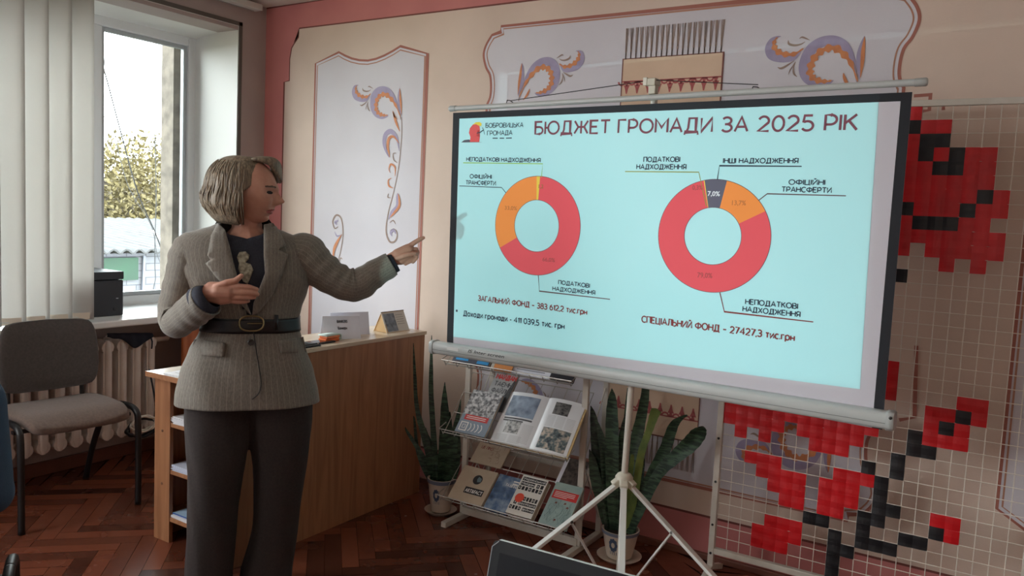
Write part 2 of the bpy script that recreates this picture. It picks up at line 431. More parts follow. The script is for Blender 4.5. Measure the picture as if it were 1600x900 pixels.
def build_floor():
    mb = MB(); bm = mb.bm
    PW, PL = .07, .42
    N_ = 6
    vals = []
    c45 = math.cos(PI/4)
    def quad(x0, y0, x1, y1):
        q = [(x0, y0), (x1, y0), (x1, y1), (x0, y1)]
        p = [(a*c45-b*c45, a*c45+b*c45) for a, b in q]
        cx = sum(t[0] for t in p)/4; cy = sum(t[1] for t in p)/4
        if not (-.35 < cx < RX and RY < cy < .1): return
        tz = [random.uniform(-.00035, .00035) for _ in range(4)]
        mb.face([(min(max(t[0], -.32), RX), min(max(t[1], RY), .02), z) for t, z in zip(p, tz)])
        vals.append(random.random())
    g = .0009
    for i in range(-140, 140):
        for j in range(-24, 24):
            # classic herringbone: horizontal and vertical blocks on a diagonal lattice
            ox = i*PW + j*2*PL*0 ; oy = i*PW
            bx, by = ox + j*2*PL, oy
            quad(bx+g, by+g, bx+PL-g, by+PW-g)
            quad(bx+PL+g, by+PW-PL+g+0, bx+PL+PW-g, by+PW-g)
    for f in bm.faces: pass
    mb.face([(-.33, RY, -.004), (RX, RY, -.004), (RX, .02, -.004), (-.33, .02, -.004)])
    vals.append(0)
    me = bpy.data.meshes.new('floor'); bm.faces.ensure_lookup_table(); bm.to_mesh(me); bm.free()
    at = me.attributes.new('plank', 'FLOAT', 'FACE')
    for k, v in enumerate(vals): at.data[k].value = v
    me.materials.append(glossy_parquet())
    o = bpy.data.objects.new('floor', me); COL.objects.link(o)
    return structure(o)
build_floor()
structure(obj('ceiling', MB().box((-.5, RY-.1, RZ), (RX+.1, .1, RZ+.1)), mat('ceiling_paint', (214, 210, 202), .8)))
wall_back = structure(obj('wall_back', MB().box((-.5, 0, -.05), (RX+.1, .2, RZ)), pink))
structure(obj('wall_right', MB().box((RX, RY, -.05), (RX+.2, 0, RZ)), beige))
structure(obj('wall_front', MB().box((-.5, RY-.2, -.05), (RX, RY, RZ)), beige))
# window wall: piers, lintels, parapets with a radiator niche below each sill
D = .50; ZS, ZH = .815, 2.46
ys = [0]
for a, b in WIN_Y: ys += [a, b]
ys.append(RY)
for k in range(0, len(ys), 2): structure(obj('wall_left', MB().box((-D, ys[k+1], -.05), (0, ys[k], RZ)), greywall))
for a, b in WIN_Y:
    structure(obj('wall_left', MB().box((-D, b, ZH), (0, a, RZ)), greywall)); structure(obj('wall_left', MB().box((-D, b, -.05), (-.26, a, ZS-.035)), greywall))

# skirting and painted base line along the back wall
mb = MB(); mb.box((.0, -.022, 0), (RX, 0, .028))
structure(obj('baseboard_back', mb, mat('brown_skirting', (120, 74, 58), .5, c2=(104, 62, 50), scale=6), bevel=.004))
mb = MB(); mb.box((-.26, -6.4, 0), (-.238, -.2, .07))
structure(obj('baseboard_left', mb, mat('brown_skirting', (120, 74, 58)), bevel=.004))
mb = MB().box((0.0, RY, RZ-.03), (RX, RY+.03, RZ))
# ceiling line where paint meets
wl = Sheet((0, 0, 0), (1, 0, 0), (0, 0, 1))          # back wall as a drawing sheet: x, z; normal faces the room (-y)
def W(*pts): return [wl.px(*p) for p in pts]
o = obj('ceiling_line', wl.stroke(W((416, 13), (498, 0), (700, -32))+[(RX, RZ-.004)], .012, .0012), darkred, wall_back)

# --- painted fields on the back wall
fx0 = wl.px(444.3, 128.4)[0]; fx1 = wl.px(467.7, 44.4)[0]; ft = wl.px(467.7, 44.4)[1]; fb = wl.px(1100, 806)[1]
crn = W((467.7, 44.4), (466.7, 58), (460, 68), (456, 75), (453, 92), (452.5, 110), (452.3, 126), (444.3, 128.4))
field = crn + [(fx0, fb), (RX-.25, fb), (RX-.25, ft)]
obj('painted_field', wl.poly(field, .0006), beige, wall_back)
obj('field_outline', wl.stroke(field, .0075, .0012, closed=True), darkred, wall_back)

def painted_panel(outline, fill=lilac, lines=((0, .012, rosebrown), (.02, .006, brownline))):
    p = obj('painted_panel', wl.poly(outline, .0012), fill, wall_back)
    cx = sum(a for a, b in outline)/len(outline); cz = sum(b for a, b in outline)/len(outline)
    for ins, w, m in lines:
        pts = []
        n = len(outline)
        for i, q in enumerate(outline):
            a, b = outline[i-1], outline[(i+1) % n]
            d1 = V((q[0]-a[0], q[1]-a[1])).normalized(); d2 = V((b[0]-q[0], b[1]-q[1])).normalized()
            nn = V((-(d1+d2).y, (d1+d2).x))
            nn = nn.normalized() if nn.length > 1e-6 else V((0, 0))
            pts.append((q[0]+nn.x*ins*area_sign(outline), q[1]+nn.y*ins*area_sign(outline)))
        obj('panel_border', wl.stroke(pts, w, .0018, closed=True), m, wall_back)
    return p
def area_sign(p):
    return 1 if sum(p[i-1][0]*p[i][1]-p[i][0]*p[i-1][1] for i in range(len(p))) > 0 else -1
# left panel
t = W((493.4, 99.4), (529.8, 81.7), (539, 86.8), (550, 91.5), (562, 94.2), (575, 94.8), (588, 92), (601, 86.8), (614, 79.8), (626, 72.3), (668.4, 84))
zb = .40
pl_out = t + [(t[-1][0], zb), (t[0][0], zb)]
painted_panel(pl_out)
# big panel behind the screen
L_ = W((783, 40.7), (783.3, 50), (769, 55), (759.7, 71), (756, 86.6), (759.7, 105), (766, 118), (767.5, 136.5), (766, 152), (761, 164))
L_ = L_[:2] + spline(L_[2:], 5)
top = wl.px(1160, 2.6)[1]; 
L_[0] = (L_[0][0], top)
zlo = wl.px(1112, 765.6)[1]
midz = (top+zlo)/2
Lb = [(x, 2*midz-z) for x, z in L_]
Rx = wl.px(1436, 37.6)[0]; mx_ = (wl.px(756, 86.6)[0]+Rx)/2
Rt = [(2*mx_-x, z) for x, z in L_]; Rb = [(2*mx_-x, z) for x, z in Lb]
big = L_ + Lb[::-1] + Rb + Rt[::-1]
painted_panel(big)
# far right panel
q = W((1598, 340), (1557, 794), (1605, 828))
painted_panel([(q[1][0], 2.1), (q[1][0], q[1][1]), (q[1][0]+.16, q[1][1]-.1), (q[1][0]+.9, q[1][1]-.1), (q[1][0]+1.06, q[1][1]), (q[1][0]+1.06, 2.1)])
# meander mark by the screen
mk = W((1428, 150), (1454, 148), (1452, 172), (1440, 174)); mk2 = W((1446, 160), (1474, 160), (1474, 172))
obj('meander_line', wl.stroke(mk, .012, .0012, wl.stroke(mk2, .012, .0012)), rosebrown, wall_back)
mk3 = W((1432, 540), (1429, 652), (1405, 656))
obj('meander_line', wl.stroke(mk3, .014, .0022), rosebrown, wall_back)

# --- scroll flowers: one drawing, laid out three times
def affine(src, dst):
    A = Matrix([(x, y, 1) for x, y in src]); B = [V([d[k] for d in dst]) for k in (0, 1)]
    Ai = A.inverted(); r0, r1 = Ai @ B[0], Ai @ B[1]
    return lambda p: (r0[0]*p[0]+r0[1]*p[1]+r0[2], r1[0]*p[0]+r1[1]*p[1]+r1[2])
SCROLL = [  # centre line with widths, in one drawing frame
    (lav, [(690, 465, 5), (684, 400, 14), (662, 320, 32), (625, 252, 46), (570, 222, 54), (500, 228, 58), (440, 270, 62), (408, 340, 62), (410, 400, 60), (440, 440, 48), (490, 456, 34), (540, 448, 16), (562, 434, 4)], 0),
    (orange, [(692, 440, 4), (660, 350, 18), (620, 296, 30), (570, 262, 34), (515, 268, 34), (470, 300, 34), (444, 345, 34), (436, 390, 34), (452, 422, 30), (490, 438, 26), (530, 440, 14), (556, 434, 4)], 1),
    (lav, [(392, 268, 4), (350, 312, 26), (290, 318, 42), (232, 300, 52), (212, 262, 42), (226, 222, 28), (252, 203, 14), (278, 197, 3)], 0),
    (orange, [(400, 262, 4), (352, 292, 20), (300, 294, 26), (258, 276, 28), (240, 244, 24), (250, 212, 10), (264, 202, 3)], 1),
    (lav, [(704, 432, 3), (700, 370, 22), (702, 300, 28), (716, 240, 20), (730, 196, 3)], 0),
    (orange, [(708, 420, 3), (718, 340, 18), (722, 280, 20), (728, 230, 12), (731, 200, 3)], 0),
    (orange, [(652, 468, 3), (632, 445, 16), (620, 418, 14), (616, 396, 3)], 0),
    (taupe, [(690, 468, 5), (692, 420, 6), (680, 360, 4), (668, 330, 2)], 0),
    (taupe, [(318, 218, 2), (322, 238, 12), (352, 246, 12), (386, 240, 8), (410, 226, 2)], 0),
    (taupe, [(378, 210, 2), (392, 202, 9), (412, 208, 8), (434, 218, 2)], 0),
    (taupe, [(260, 364, 2), (280, 370, 12), (312, 354, 10), (352, 328, 2)], 0),
    (taupe, [(318, 404, 2), (330, 376, 6), (356, 336, 2)], 0), (taupe, [(366, 416, 2), (348, 398, 10), (346, 366, 6), (358, 334, 2)], 0)]
def scroll(dst):
    fn = affine([(690, 465), (195, 265), (560, 198)], dst)
    def put(items, name):
        for n_, (m, pts, wav) in enumerate(items):
            sp = spline(pts, 7)
            c = [wl.px(*fn((p[0], p[1]))) for p in sp]
            k = abs((V(wl.px(*fn((560, 198))))-V(wl.px(*fn((560, 298))))).length)/100
            w = [max(p[2], 1.5)*k*(1+(.42*math.sin(i*1.05) if wav else 0)) for i, p in enumerate(sp)]
            obj(name, wl.stroke(c, w, .0026+.0006*(m is orange)+.0003*(m is taupe)), m, wall_back)
    put(SCROLL, 'painted_scroll')
scroll([(1339.4, 134.4), (1196.4, 76.6), (1301.8, 57.2)])
scroll([(810.9, 157.5), (912.4, 91.9), (847.6, 91.9)])
scroll([(626.4, 186.7), (550.8, 144.7), (600.7, 136.3)])
# same flowers turned over at the foot of the big panel
def vmirror(pts):
    r = []
    for p in pts:
        x, z = wl.px(*p); P = V((x, 0, 2*midz-z)); d = P-CAM
        r.append((800+FPX*d.dot(CR)/d.dot(_f), 450-FPX*d.dot(CU)/d.dot(_f)))
    return r
scroll(vmirror([(810.9, 157.5), (912.4, 91.9), (847.6, 91.9)]))
scroll(vmirror([(1339.4, 134.4), (1196.4, 76.6), (1301.8, 57.2)]))
# climbing stem and buds of the left panel (drawing frame: 400 + x/2.142, y/2.142)
def vine(items, f=lambda p: (400+p[0]/2.142, p[1]/2.142), k=.00115):
    for m, pts in items:
        sp = spline(pts, 7)
        obj('painted_vine', wl.stroke([wl.px(*f((p[0], p[1]))) for p in sp], [max(p[2], 1.2)*k for p in sp], .0026+.0006*(m is orange)), m, wall_back)
vine([(taupe, [(488, 392, 3), (488, 460, 4), (478, 560, 4), (462, 640, 4), (444, 710, 5), (436, 770, 7), (446, 806, 9), (462, 810, 9), (472, 796, 7), (472, 776, 5), (462, 766, 3), (450, 772, 2)]),
      (lav, [(480, 505, 3), (472, 462, 16), (452, 440, 22), (434, 452, 24), (430, 482, 20), (438, 510, 10), (447, 528, 2)]),
      (orange, [(480, 480, 2), (462, 458, 10), (446, 464, 16), (442, 490, 14), (446, 512, 8), (448, 526, 2)]),
      (orange, [(482, 440, 2), (472, 415, 12), (464, 392, 10), (460, 376, 2)]),
      (taupe, [(474, 545, 2), (462, 535, 6), (460, 515, 5), (470, 512, 2)]), (orange, [(466, 590, 2), (466, 560, 8), (452, 550, 9), (446, 566, 5), (450, 578, 2)]),
      (orange, [(460, 630, 2), (446, 622, 9), (444, 604, 7), (454, 596, 2)]), (taupe, [(452, 662, 2), (442, 660, 6), (444, 648, 3)]),
      (lav, [(444, 735, 3), (456, 710, 16), (474, 690, 20), (474, 660, 14), (474, 646, 2)]),
      (orange, [(450, 728, 3), (464, 712, 12), (480, 690, 14), (480, 664, 10), (476, 648, 2)]),
      (lav, [(455, 790, 4), (452, 778, 14), (462, 770, 12), (468, 782, 6)]), (taupe, [(448, 745, 2), (460, 738, 6), (468, 750, 3)]),
      (taupe, [(270, 892, 3), (284, 840, 4), (292, 780, 6), (286, 732, 8), (270, 720, 9), (258, 740, 8), (264, 764, 6), (276, 758, 3)]),
      (lav, [(272, 752, 5), (266, 744, 12), (276, 738, 8)]), (orange, [(288, 784, 2), (272, 812, 16), (262, 838, 16), (259, 876, 2)]),
      (lav, [(264, 775, 2), (272, 790, 8), (284, 786, 3)]), (taupe, [(276, 888, 2), (284, 864, 5), (290, 868, 3)]),
      (lav, [(232, 1130, 3), (246, 1180, 14), (250, 1230, 4)]), (orange, [(272, 1120, 3), (290, 1170, 20), (296, 1240, 18), (280, 1290, 4)])])
# painted embroidered cloth
tx = [wl.px(974, 93)[0], wl.px(1131, 84)[0]]; tz0 = wl.px(970, 93)[1]
clothm = mat('painted_cloth', (212, 184, 158), .75, c2=(204, 175, 150), scale=6)
def towel(z_top, sgn, zedge, zrow):
    a, b = tx
    obj('painted_cloth', wl.rect(a, min(z_top, zedge), b, max(z_top, zedge), .0026), clothm, wall_back)
    mbk = wl.stroke([(a, zedge), (a, z_top), (b, z_top), (b, zedge)], .005, .0034)
    obj('cloth_outline', mbk, mat('dark_red_line_paint', (0, 0, 0)), wall_back)
    mbk = wl.stroke([(a, zrow), (b, zrow)], .006, .0034)
    n = 9
    for k in range(n):
        cx = a+(b-a)*(k+.5)/n
        for w_, h_ in ((.02, 0), (.03, .016), (.014, .034)):
            z0 = zrow - sgn*h_; z1 = zrow - sgn*(h_+.02)
            wl.poly([(cx-w_/2, z0), (cx+w_/2, z0), (cx+w_*.2, z1), (cx-w_*.2, z1)], .0034, mbk)
        wl.ring((a+(b-a)*k/n, zrow), .011, .019, 0, -PI*sgn if sgn > 0 else PI, .0034, mbk)
    obj('embroidered_border', mbk, redthread, wall_back)
    mbk = MB()
    n = 19
    for k in range(n):
        cx = a+(b-a)*(k+.5)/n
        for j in range(5):
            o_ = (j-2)*.0030
            wl.stroke([(cx+o_*.2, z_top), (cx+o_*.3, z_top+sgn*.03), (cx+o_*.5, z_top+sgn*.05), (cx+o_*1.3+random.uniform(-.003, .003), z_top+sgn*.135)], .0022, .0034, mbk)
        wl.rect(cx-.004, z_top+sgn*.028, cx+.004, z_top+sgn*.04, .0036, mbk)
    obj('cloth_fringe', mbk, taupe, wall_back)
towel(tz0, 1, 1.45, wl.px(1050, 124)[1])
zr2 = wl.px(1060, 653)[1]; towel(wl.px(1000, 675)[1], -1, zr2+.17, zr2)

# ------------------------------------------------------------------ windows
def pane_glass():
    m = bpy.data.materials.new('window_glass'); m.use_nodes = True
    N, L = m.node_tree.nodes, m.node_tree.links
    for n in list(N): N.remove(n)
    o = N.new('ShaderNodeOutputMaterial'); mx = N.new('ShaderNodeMixShader'); t = N.new('ShaderNodeBsdfTransparent'); g = N.new('ShaderNodeBsdfGlossy')
    fr = N.new('ShaderNodeFresnel'); fr.inputs[0].default_value = 1.3
    g.inputs['Roughness'].default_value = .02; t.inputs[0].default_value = (.93, .96, .95, 1)
    L.new(fr.outputs[0], mx.inputs[0]); L.new(t.outputs[0], mx.inputs[1]); L.new(g.outputs[0], mx.inputs[2]); L.new(mx.outputs[0], o.inputs[0])
    return m
GLASS = pane_glass()
FX = -.38                                           # room side of the frames
for k, (a, b) in enumerate(WIN_Y):
    w = structure(thing('window_%d' % (k+1), 'x', 'window', (FX, (a+b)/2, ZS)))
    del w['label'], w['category']
    mb = MB(); zt = ZH-.02; zb_ = .838
    fw = .055
    ya, yb = a-.0, b+.0
    mb.box((FX-.07, yb, zb_), (FX, yb+fw, zt)); mb.box((FX-.07, ya-fw, zb_), (FX, ya, zt))
    mb.box((FX-.07, yb+fw, zb_), (FX, ya-fw, zb_+fw)); mb.box((FX-.07, yb+fw, zt-fw), (FX, ya-fw, zt))
    ym = -.83 if k == 0 else (ya+yb)/2
    mb.box((FX-.068, ym-.035, zb_+fw), (FX-.001, ym+.035, zt-fw))
    obj('window_frame', mb, pvc, w, bevel=.006)
    for y0, y1 in ((yb+fw, ym-.035), (ym+.035, ya-fw)):
        mb = MB()
        s_ = .022
        for p, q_ in (((y0, zb_+fw), (y0+s_, zt-fw)), ((y1-s_, zb_+fw), (y1, zt-fw)), ((y0+s_, zb_+fw), (y1-s_, zb_+fw+s_)), ((y0+s_, zt-fw-s_), (y1-s_, zt-fw))):
            mb.box((FX-.05, p[0], p[1]), (FX-.018, q_[0], q_[1]))
        obj('glazing_bead', mb, mat('grey_glazing_bead', (176, 182, 186), .4), w, bevel=.003)
        obj('glass_pane', MB().box((FX-.036, y0+.01, zb_+fw+.01), (FX-.031, y1-.01, zt-fw-.01)), GLASS, w)
    # splayed white reveal lining and the sill
    e = .0
    mb = MB()
    mb.face([(0, a+.0, ZS), (0, a, ZH+.025), (FX, a-.006, zt), (FX, a-.006, ZS)])
    mb.face([(0, b, ZS), (FX, b, ZS), (FX, b, zt), (0, b, ZH+.025)])
    mb.face([(0, a, ZH+.025), (0, b, ZH+.025), (FX, b, zt), (FX, a, zt)])
    obj('window_reveal', mb, white_paint, w, solid=.004)
    mb = MB(); mb.obox((-.155, (a+b)/2, ZS+.003), ((.235, 0, -.007), (0, (a-b)/2+.03, 0), (0, 0, .018)))
    obj('window_sill', mb, mat('white_window_sill', (235, 236, 236), .3), w, bevel=.008)
    mb = MB()
    mb.box((0, b-.022, ZS-.02), (.006, b, ZH+.045)); mb.box((0, a, ZS-.02), (.006, a+.022, ZH+.045)); mb.box((0, b-.022, ZH+.025), (.006, a+.022, ZH+.047))
    obj('window_casing', mb, mat('dark_edge_strip', (92, 88, 82), .6), w)

# wooden board on the wall beside the radiator
o = obj('wall_board', MB().box((0.001, -.56, .03), (.02, -.05, .785)), wood('orange_board', (190, 112, 66), (168, 92, 52), (205, 132, 84), 2), bevel=.003)
o['kind'] = 'structure'; o.name = 'trim_1'
o2 = obj('trim_2', MB().box((.0, RY, .0), (.012, -4.6, .02)), mat('brown_skirting', (0, 0, 0))); structure(o2)

# ------------------------------------------------------------------ vertical blinds
def slat_mat():
    m = bpy.data.materials.new('blind_fabric'); m.use_nodes = True
    N, L = m.node_tree.nodes, m.node_tree.links
    b = N['Principled BSDF']; b.inputs['Base Color'].default_value = (*lin((218, 216, 214)), 1); b.inputs['Roughness'].default_value = .8
    t = N.new('ShaderNodeBsdfTranslucent'); t.inputs[0].default_value = (*lin((222, 220, 216)), 1)
    mx = N.new('ShaderNodeMixShader'); mx.inputs[0].default_value = .42
    tc = N.new('ShaderNodeTexCoord'); mp = N.new('ShaderNodeMapping'); mp.inputs['Scale'].default_value = (400, 400, 60)
    n = N.new('ShaderNodeTexNoise'); n.inputs['Scale'].default_value = 1; bp = N.new('ShaderNodeBump'); bp.inputs['Strength'].default_value = .15; bp.inputs['Distance'].default_value = .002
    L.new(tc.outputs['Object'], mp.inputs[0]); L.new(mp.outputs[0], n.inputs['Vector']); L.new(n.outputs[0], bp.inputs['Height']); L.new(bp.outputs[0], b.inputs['Normal'])
    out = N['Material Output']
    L.new(b.outputs[0], mx.inputs[1]); L.new(t.outputs[0], mx.inputs[2]); L.new(mx.outputs[0], out.inputs[0])
    return m
SLAT = slat_mat()
def blinds(y_first, n, label, rail_y):
    r = thing('vertical_blind', label, 'blind', (.05, y_first, .84))
    mb = MB(); mb.box((.02, rail_y[0], 2.585), (.085, rail_y[1], 2.62))
    obj('rail', mb, mat('blind_rail', (206, 206, 200), .4), r, bevel=.004)
    mb = MB(); mb.box((.03, rail_y[0], 2.5845), (.036, rail_y[1]-.02, 2.586)); obj('rail_groove', mb, dark_metal, r)
    for k in range(n):
        y = y_first - k*.1075
        mb = MB(); w = .127; th = math.radians(17)
        ring = []
        pts = []
        for i in range(7):
            u = (i/6-.5)*w
            pts.append((.052 + u*math.sin(th) + .006*(1-(2*u/w)**2), y-.0535 + u*math.cos(th)))
        for z in (.845, .88, 1.4, 2.0, 2.585): ring.append([(x, yy, z) for x, yy in pts])
        mb.loft(ring, closed=False)
        s = obj('slat', mb, SLAT, r, smooth='all', solid=.0012)
        mb = MB(); mb.loft([[(x+.0012, yy, z) for x, yy in pts[:-1]] for z in (.847, .880)], closed=False)
        obj('bottom_weight', mb, mat('blind_hem', (236, 222, 206), .7), s, solid=.001)
    mb = MB()
    yy = y_first+.005
    mb.tube([(.055, yy-.1075*i*.5+.003*(i % 2), .862-.006*(i % 2)) for i in range(2*n)], .0018, 6)
    obj('bead_chain', mb, pvc, r)
    return r
blinds(-1.112, 7, 'cream vertical fabric blind drawn over the left half of the window', (-1.9, -.1))

# ------------------------------------------------------------------ outside the window
def outdoors():
    gz = -1.2
    structure(obj('ground', MB().box((-60, -40, gz-.2), (-.52, 45, gz)), mat('outdoor_ground', (120, 116, 96), .9, c2=(100, 104, 70), scale=2)))
    # outer brick return at the right of the opening
    for a, b in WIN_Y[:1]:
        mb = MB(); mb.box((-.62, a-.075, .3), (-D, a+.6, 3))
        structure(obj('trim_3', mb, mat('weathered_plaster', (110, 101, 92), .9, c2=(80, 73, 66), scale=14, bump=.5, bscale=40)))
    # shed
    sh = thing('shed', 'white brick shed with corrugated roof seen through the window', 'shed', (-6.0, 5.4, gz))
    base_l = onx(150, 470, -5.0); 
    zt = onx(205, 393, -5.0).z
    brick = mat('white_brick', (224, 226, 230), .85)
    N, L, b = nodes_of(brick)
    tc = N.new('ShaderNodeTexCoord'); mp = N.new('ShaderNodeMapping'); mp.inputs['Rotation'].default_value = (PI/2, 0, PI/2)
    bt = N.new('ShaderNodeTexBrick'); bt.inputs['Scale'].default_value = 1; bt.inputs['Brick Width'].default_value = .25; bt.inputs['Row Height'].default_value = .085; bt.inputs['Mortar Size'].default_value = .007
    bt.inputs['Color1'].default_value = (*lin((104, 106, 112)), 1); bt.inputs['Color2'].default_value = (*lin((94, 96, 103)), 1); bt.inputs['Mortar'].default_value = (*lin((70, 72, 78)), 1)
    sx = N.new('ShaderNodeSeparateXYZ'); cb = N.new('ShaderNodeCombineXYZ')
    L.new(tc.outputs['Object'], sx.inputs[0]); L.new(sx.outputs['Y'], cb.inputs['X']); L.new(sx.outputs['Z'], cb.inputs['Y']); L.new(cb.outputs[0], bt.inputs['Vector']); L.new(bt.outputs[0], b.inputs['Base Color'])
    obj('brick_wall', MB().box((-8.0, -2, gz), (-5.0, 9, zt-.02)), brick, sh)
    rings = []
    ny = 440
    for x, z in ((-4.85, zt+.0), (-8.4, zt+.28)):
        rings.append([(x, -2.2+11.4*i/ny, z+.024*math.sin(2*PI*i*11.4/ny/.16)) for i in range(ny)])
    mb = MB(); mb.loft(rings, closed=False)
    obj('corrugated_roof', mb, mat('grey_asbestos_roof', (64, 65, 67), .85, c2=(52, 53, 54), scale=5), sh, solid=.02)
    p0, p1 = onx(150, 400, -4.97), onx(215, 437, -4.97)
    obj('green_board', MB().box((-4.985, p0.y, p1.z), (-4.955, p1.y, zt-.07)), mat('green_painted_board', (12, 54, 34), .7, c2=(10, 46, 30), scale=3), sh)
    p0, p1 = onx(225, 400, -4.97), onx(223, 455, -4.97)
    mb = MB(); mb.bar(p0, p1, .03, .03); mb.bar(p1, onx(150, 462, -4.97), .02, .02)
    obj('drain_pipe', mb, mat('grey_pipe', (90, 94, 104), .6), sh)
    # trees: trunk, branches, a leafy crown of many small leaves
    rnd = random.Random(3)
    def tree(x, cpx, cpy, rx, rz, nl, label, leafc, k):
        c = onx(cpx, cpy, x)
        t = thing('tree', label, 'tree', (x, c.y, gz), 'trees behind the shed')
        mb = MB()
        mb.tube([(x, c.y, gz), (x+.1, c.y+.1, c.z*.6), (x, c.y-.1, c.z+rz*.5)], [.16, .12, .05], 9)
        for i in range(26):
            a = rnd.uniform(0, 2*PI); h = rnd.uniform(-.7, .8)
            s = V((x, c.y, c.z+h*rz*.6)); e = s + V((math.cos(a)*rx*.8, math.sin(a)*rx*.95, rnd.uniform(.1, .6)*rz))
            m_ = (s+e)/2 + V((rnd.uniform(-.3, .3), rnd.uniform(-.3, .3), -.25))
            sp = spline([s, m_, e], 5)
            mb.tube(sp, [.035*(1-i_/len(sp))+.006 for i_ in range(len(sp))], 5)
            for q in range(5):
                b_ = V(sp[3+q]); d = V((rnd.uniform(-1, 1), rnd.uniform(-1, 1), rnd.uniform(0, 1.2)))*.5
                mb.tube([b_, b_+d*.6, b_+d*1.1], [.012, .008, .003], 4)
        obj('branches', mb, mat('pale_bark', (112, 104, 92), .9, c2=(74, 68, 58), scale=9), t)
        mb = MB()
        for i in range(nl):
            a, ph, rr = rnd.uniform(0, 2*PI), rnd.uniform(-1, 1), rnd.random()**.45
            s_ = math.sqrt(1-ph*ph)
            p = V((x+math.cos(a)*s_*rx*rr, c.y+math.sin(a)*s_*rx*rr, c.z+ph*rz*rr))
            p += V((math.sin(p.z*3+p.y*2), math.sin(p.x*4), math.cos(p.y*3)))*.16
            u = V((rnd.uniform(-1, 1), rnd.uniform(-1, 1), rnd.uniform(-1, 1))).normalized(); w_ = u.orthogonal().normalized()
            s2 = rnd.uniform(.035, .065)
            mb.face([p+u*s2, p+w_*s2*.5, p-u*s2, p-w_*s2*.5])
        obj('foliage', mb, mat('yellow_leaves_%d' % k, leafc, .8, c2=tuple(int(v*.8) for v in leafc), scale=3), t)
    tree(-10.9, 172, 352, 2.2, 1.8, 20000, 'yellow leaved tree on the left behind the white shed', (92, 82, 46), 0)
    tree(-15.6, 262, 348, 2.3, 1.9, 20000, 'ochre leaved tree on the right behind the white shed', (96, 84, 50), 1)
    tree(-20.8, 216, 368, 2.7, 1.9, 16000, 'low yellow tree between two others behind the shed', (88, 80, 46), 2)
    # cables outside the glass
    def cable(pts, r, label, m):
        o = obj('cable', MB().tube(spline(pts, 8), r, 6), m); tag(o, label, 'cable', 'cables outside the window')
    blk = mat('black_cable', (40, 42, 46), .6)
    cx = -.9
    up = lambda p, y, zz=3.0: V((-.5, p.y+y, zz))
    cable([up(onx(160, 100, cx), -.5), onx(160, 100, cx), onx(187, 200, cx), onx(215, 300, cx), onx(243, 365, cx), onx(258, 412, cx), onx(280, 520, cx), V((-.52, -.1, .2))], .0042, 'thick black cable sagging diagonally across the window view', blk)
    cx = -1.15
    cable([up(onx(239, 55, cx), 0), onx(239, 55, cx), onx(241, 180, cx), onx(244, 300, cx), onx(242, 380, cx), onx(243, 430, cx), onx(252, 480, cx), V((-.52, .3, .2))], .0032, 'thin black cable hanging straight down outside the window', blk)
    cx = -1.3
    cable([up(onx(158, 150, cx-.1), -.4), onx(158, 150, cx-.1), onx(176, 200, cx-.1), onx(200, 290, cx-.1), onx(236, 352, cx-.1), onx(270, 440, cx-.1), V((-.52, .7, .2))], .0022, 'faint thin cable slanting behind the thick black one', blk)
    cx = -1.6
    cable([V((-5.0, onx(240, 362, -5).y, onx(240, 362, -5).z)), onx(240, 362, cx-.1), onx(258, 385, cx-.1), onx(268, 410, cx-.1), onx(272, 470, cx-.1), V((-1.7, .9, -1.2))], .006, 'white cable curving down beside the black ones', mat('white_cable', (226, 220, 208), .5))
outdoors()

# ------------------------------------------------------------------ radiator
def radiator():
    r = thing('radiator', 'cream cast iron column radiator under the windowsill', 'radiator', (-.14, -1.2, .1))
    m = mat('cream_radiator_paint', (236, 226, 216), .45, c2=(226, 214, 204), scale=12)
    y = -.70; k = 0
    while y > -1.78:
        mb = MB()
        prof = [.165, .19, .24, .62, .67, .70]
        for xo, hw in ((-.065, .022), (.0, .024), (.065, .022)):
            mb.loft([[(-.14+xo+hw*math.cos(2*PI*j/12)*s_, y+.019*math.sin(2*PI*j/12)*s_, z) for j in range(12)] for z, s_ in ((.165, .6), (.19, 1), (.25, 1), (.62, 1), (.68, 1), (.703, .6))])
        for z in (.2, .665):
            mb.tube([(-.215, y, z), (-.065, y, z)], [.034, .034], 12)
            mb.tube([(-.14, y-.04, z), (-.14, y+.04, z)], .028, 10)
        # flat front fin
        mb.loft([[(-.07+.004*math.cos(2*PI*j/10), y+.026*math.sin(2*PI*j/10), z) for j in range(10)] for z in (.2, .26, .62, .665)])
        s = obj('radiator_section', mb, m, r, smooth=True)
        y -= .083; k += 1
    mb = MB(); mb.tube([(-.14, -.66, .2), (-.14, -.6, .2), (-.14, -.59, .16), (-.14, -.59, .0)], .014, 10); mb.tube([(-.14, -.66, .665), (-.14, -.55, .665), (-.14, -.53, .7), (-.14, -.53, .775)], .014, 10)
    obj('radiator_pipe', mb, m, r, smooth=True)
    mb = MB(); mb.lathe([(.02, -.02), (.03, -.01), (.03, .03), (.018, .04)], (-.14, -.62, .2), 14, (0, 1, 0)); obj('valve', mb, white_metal, r, smooth=True)
radiator()
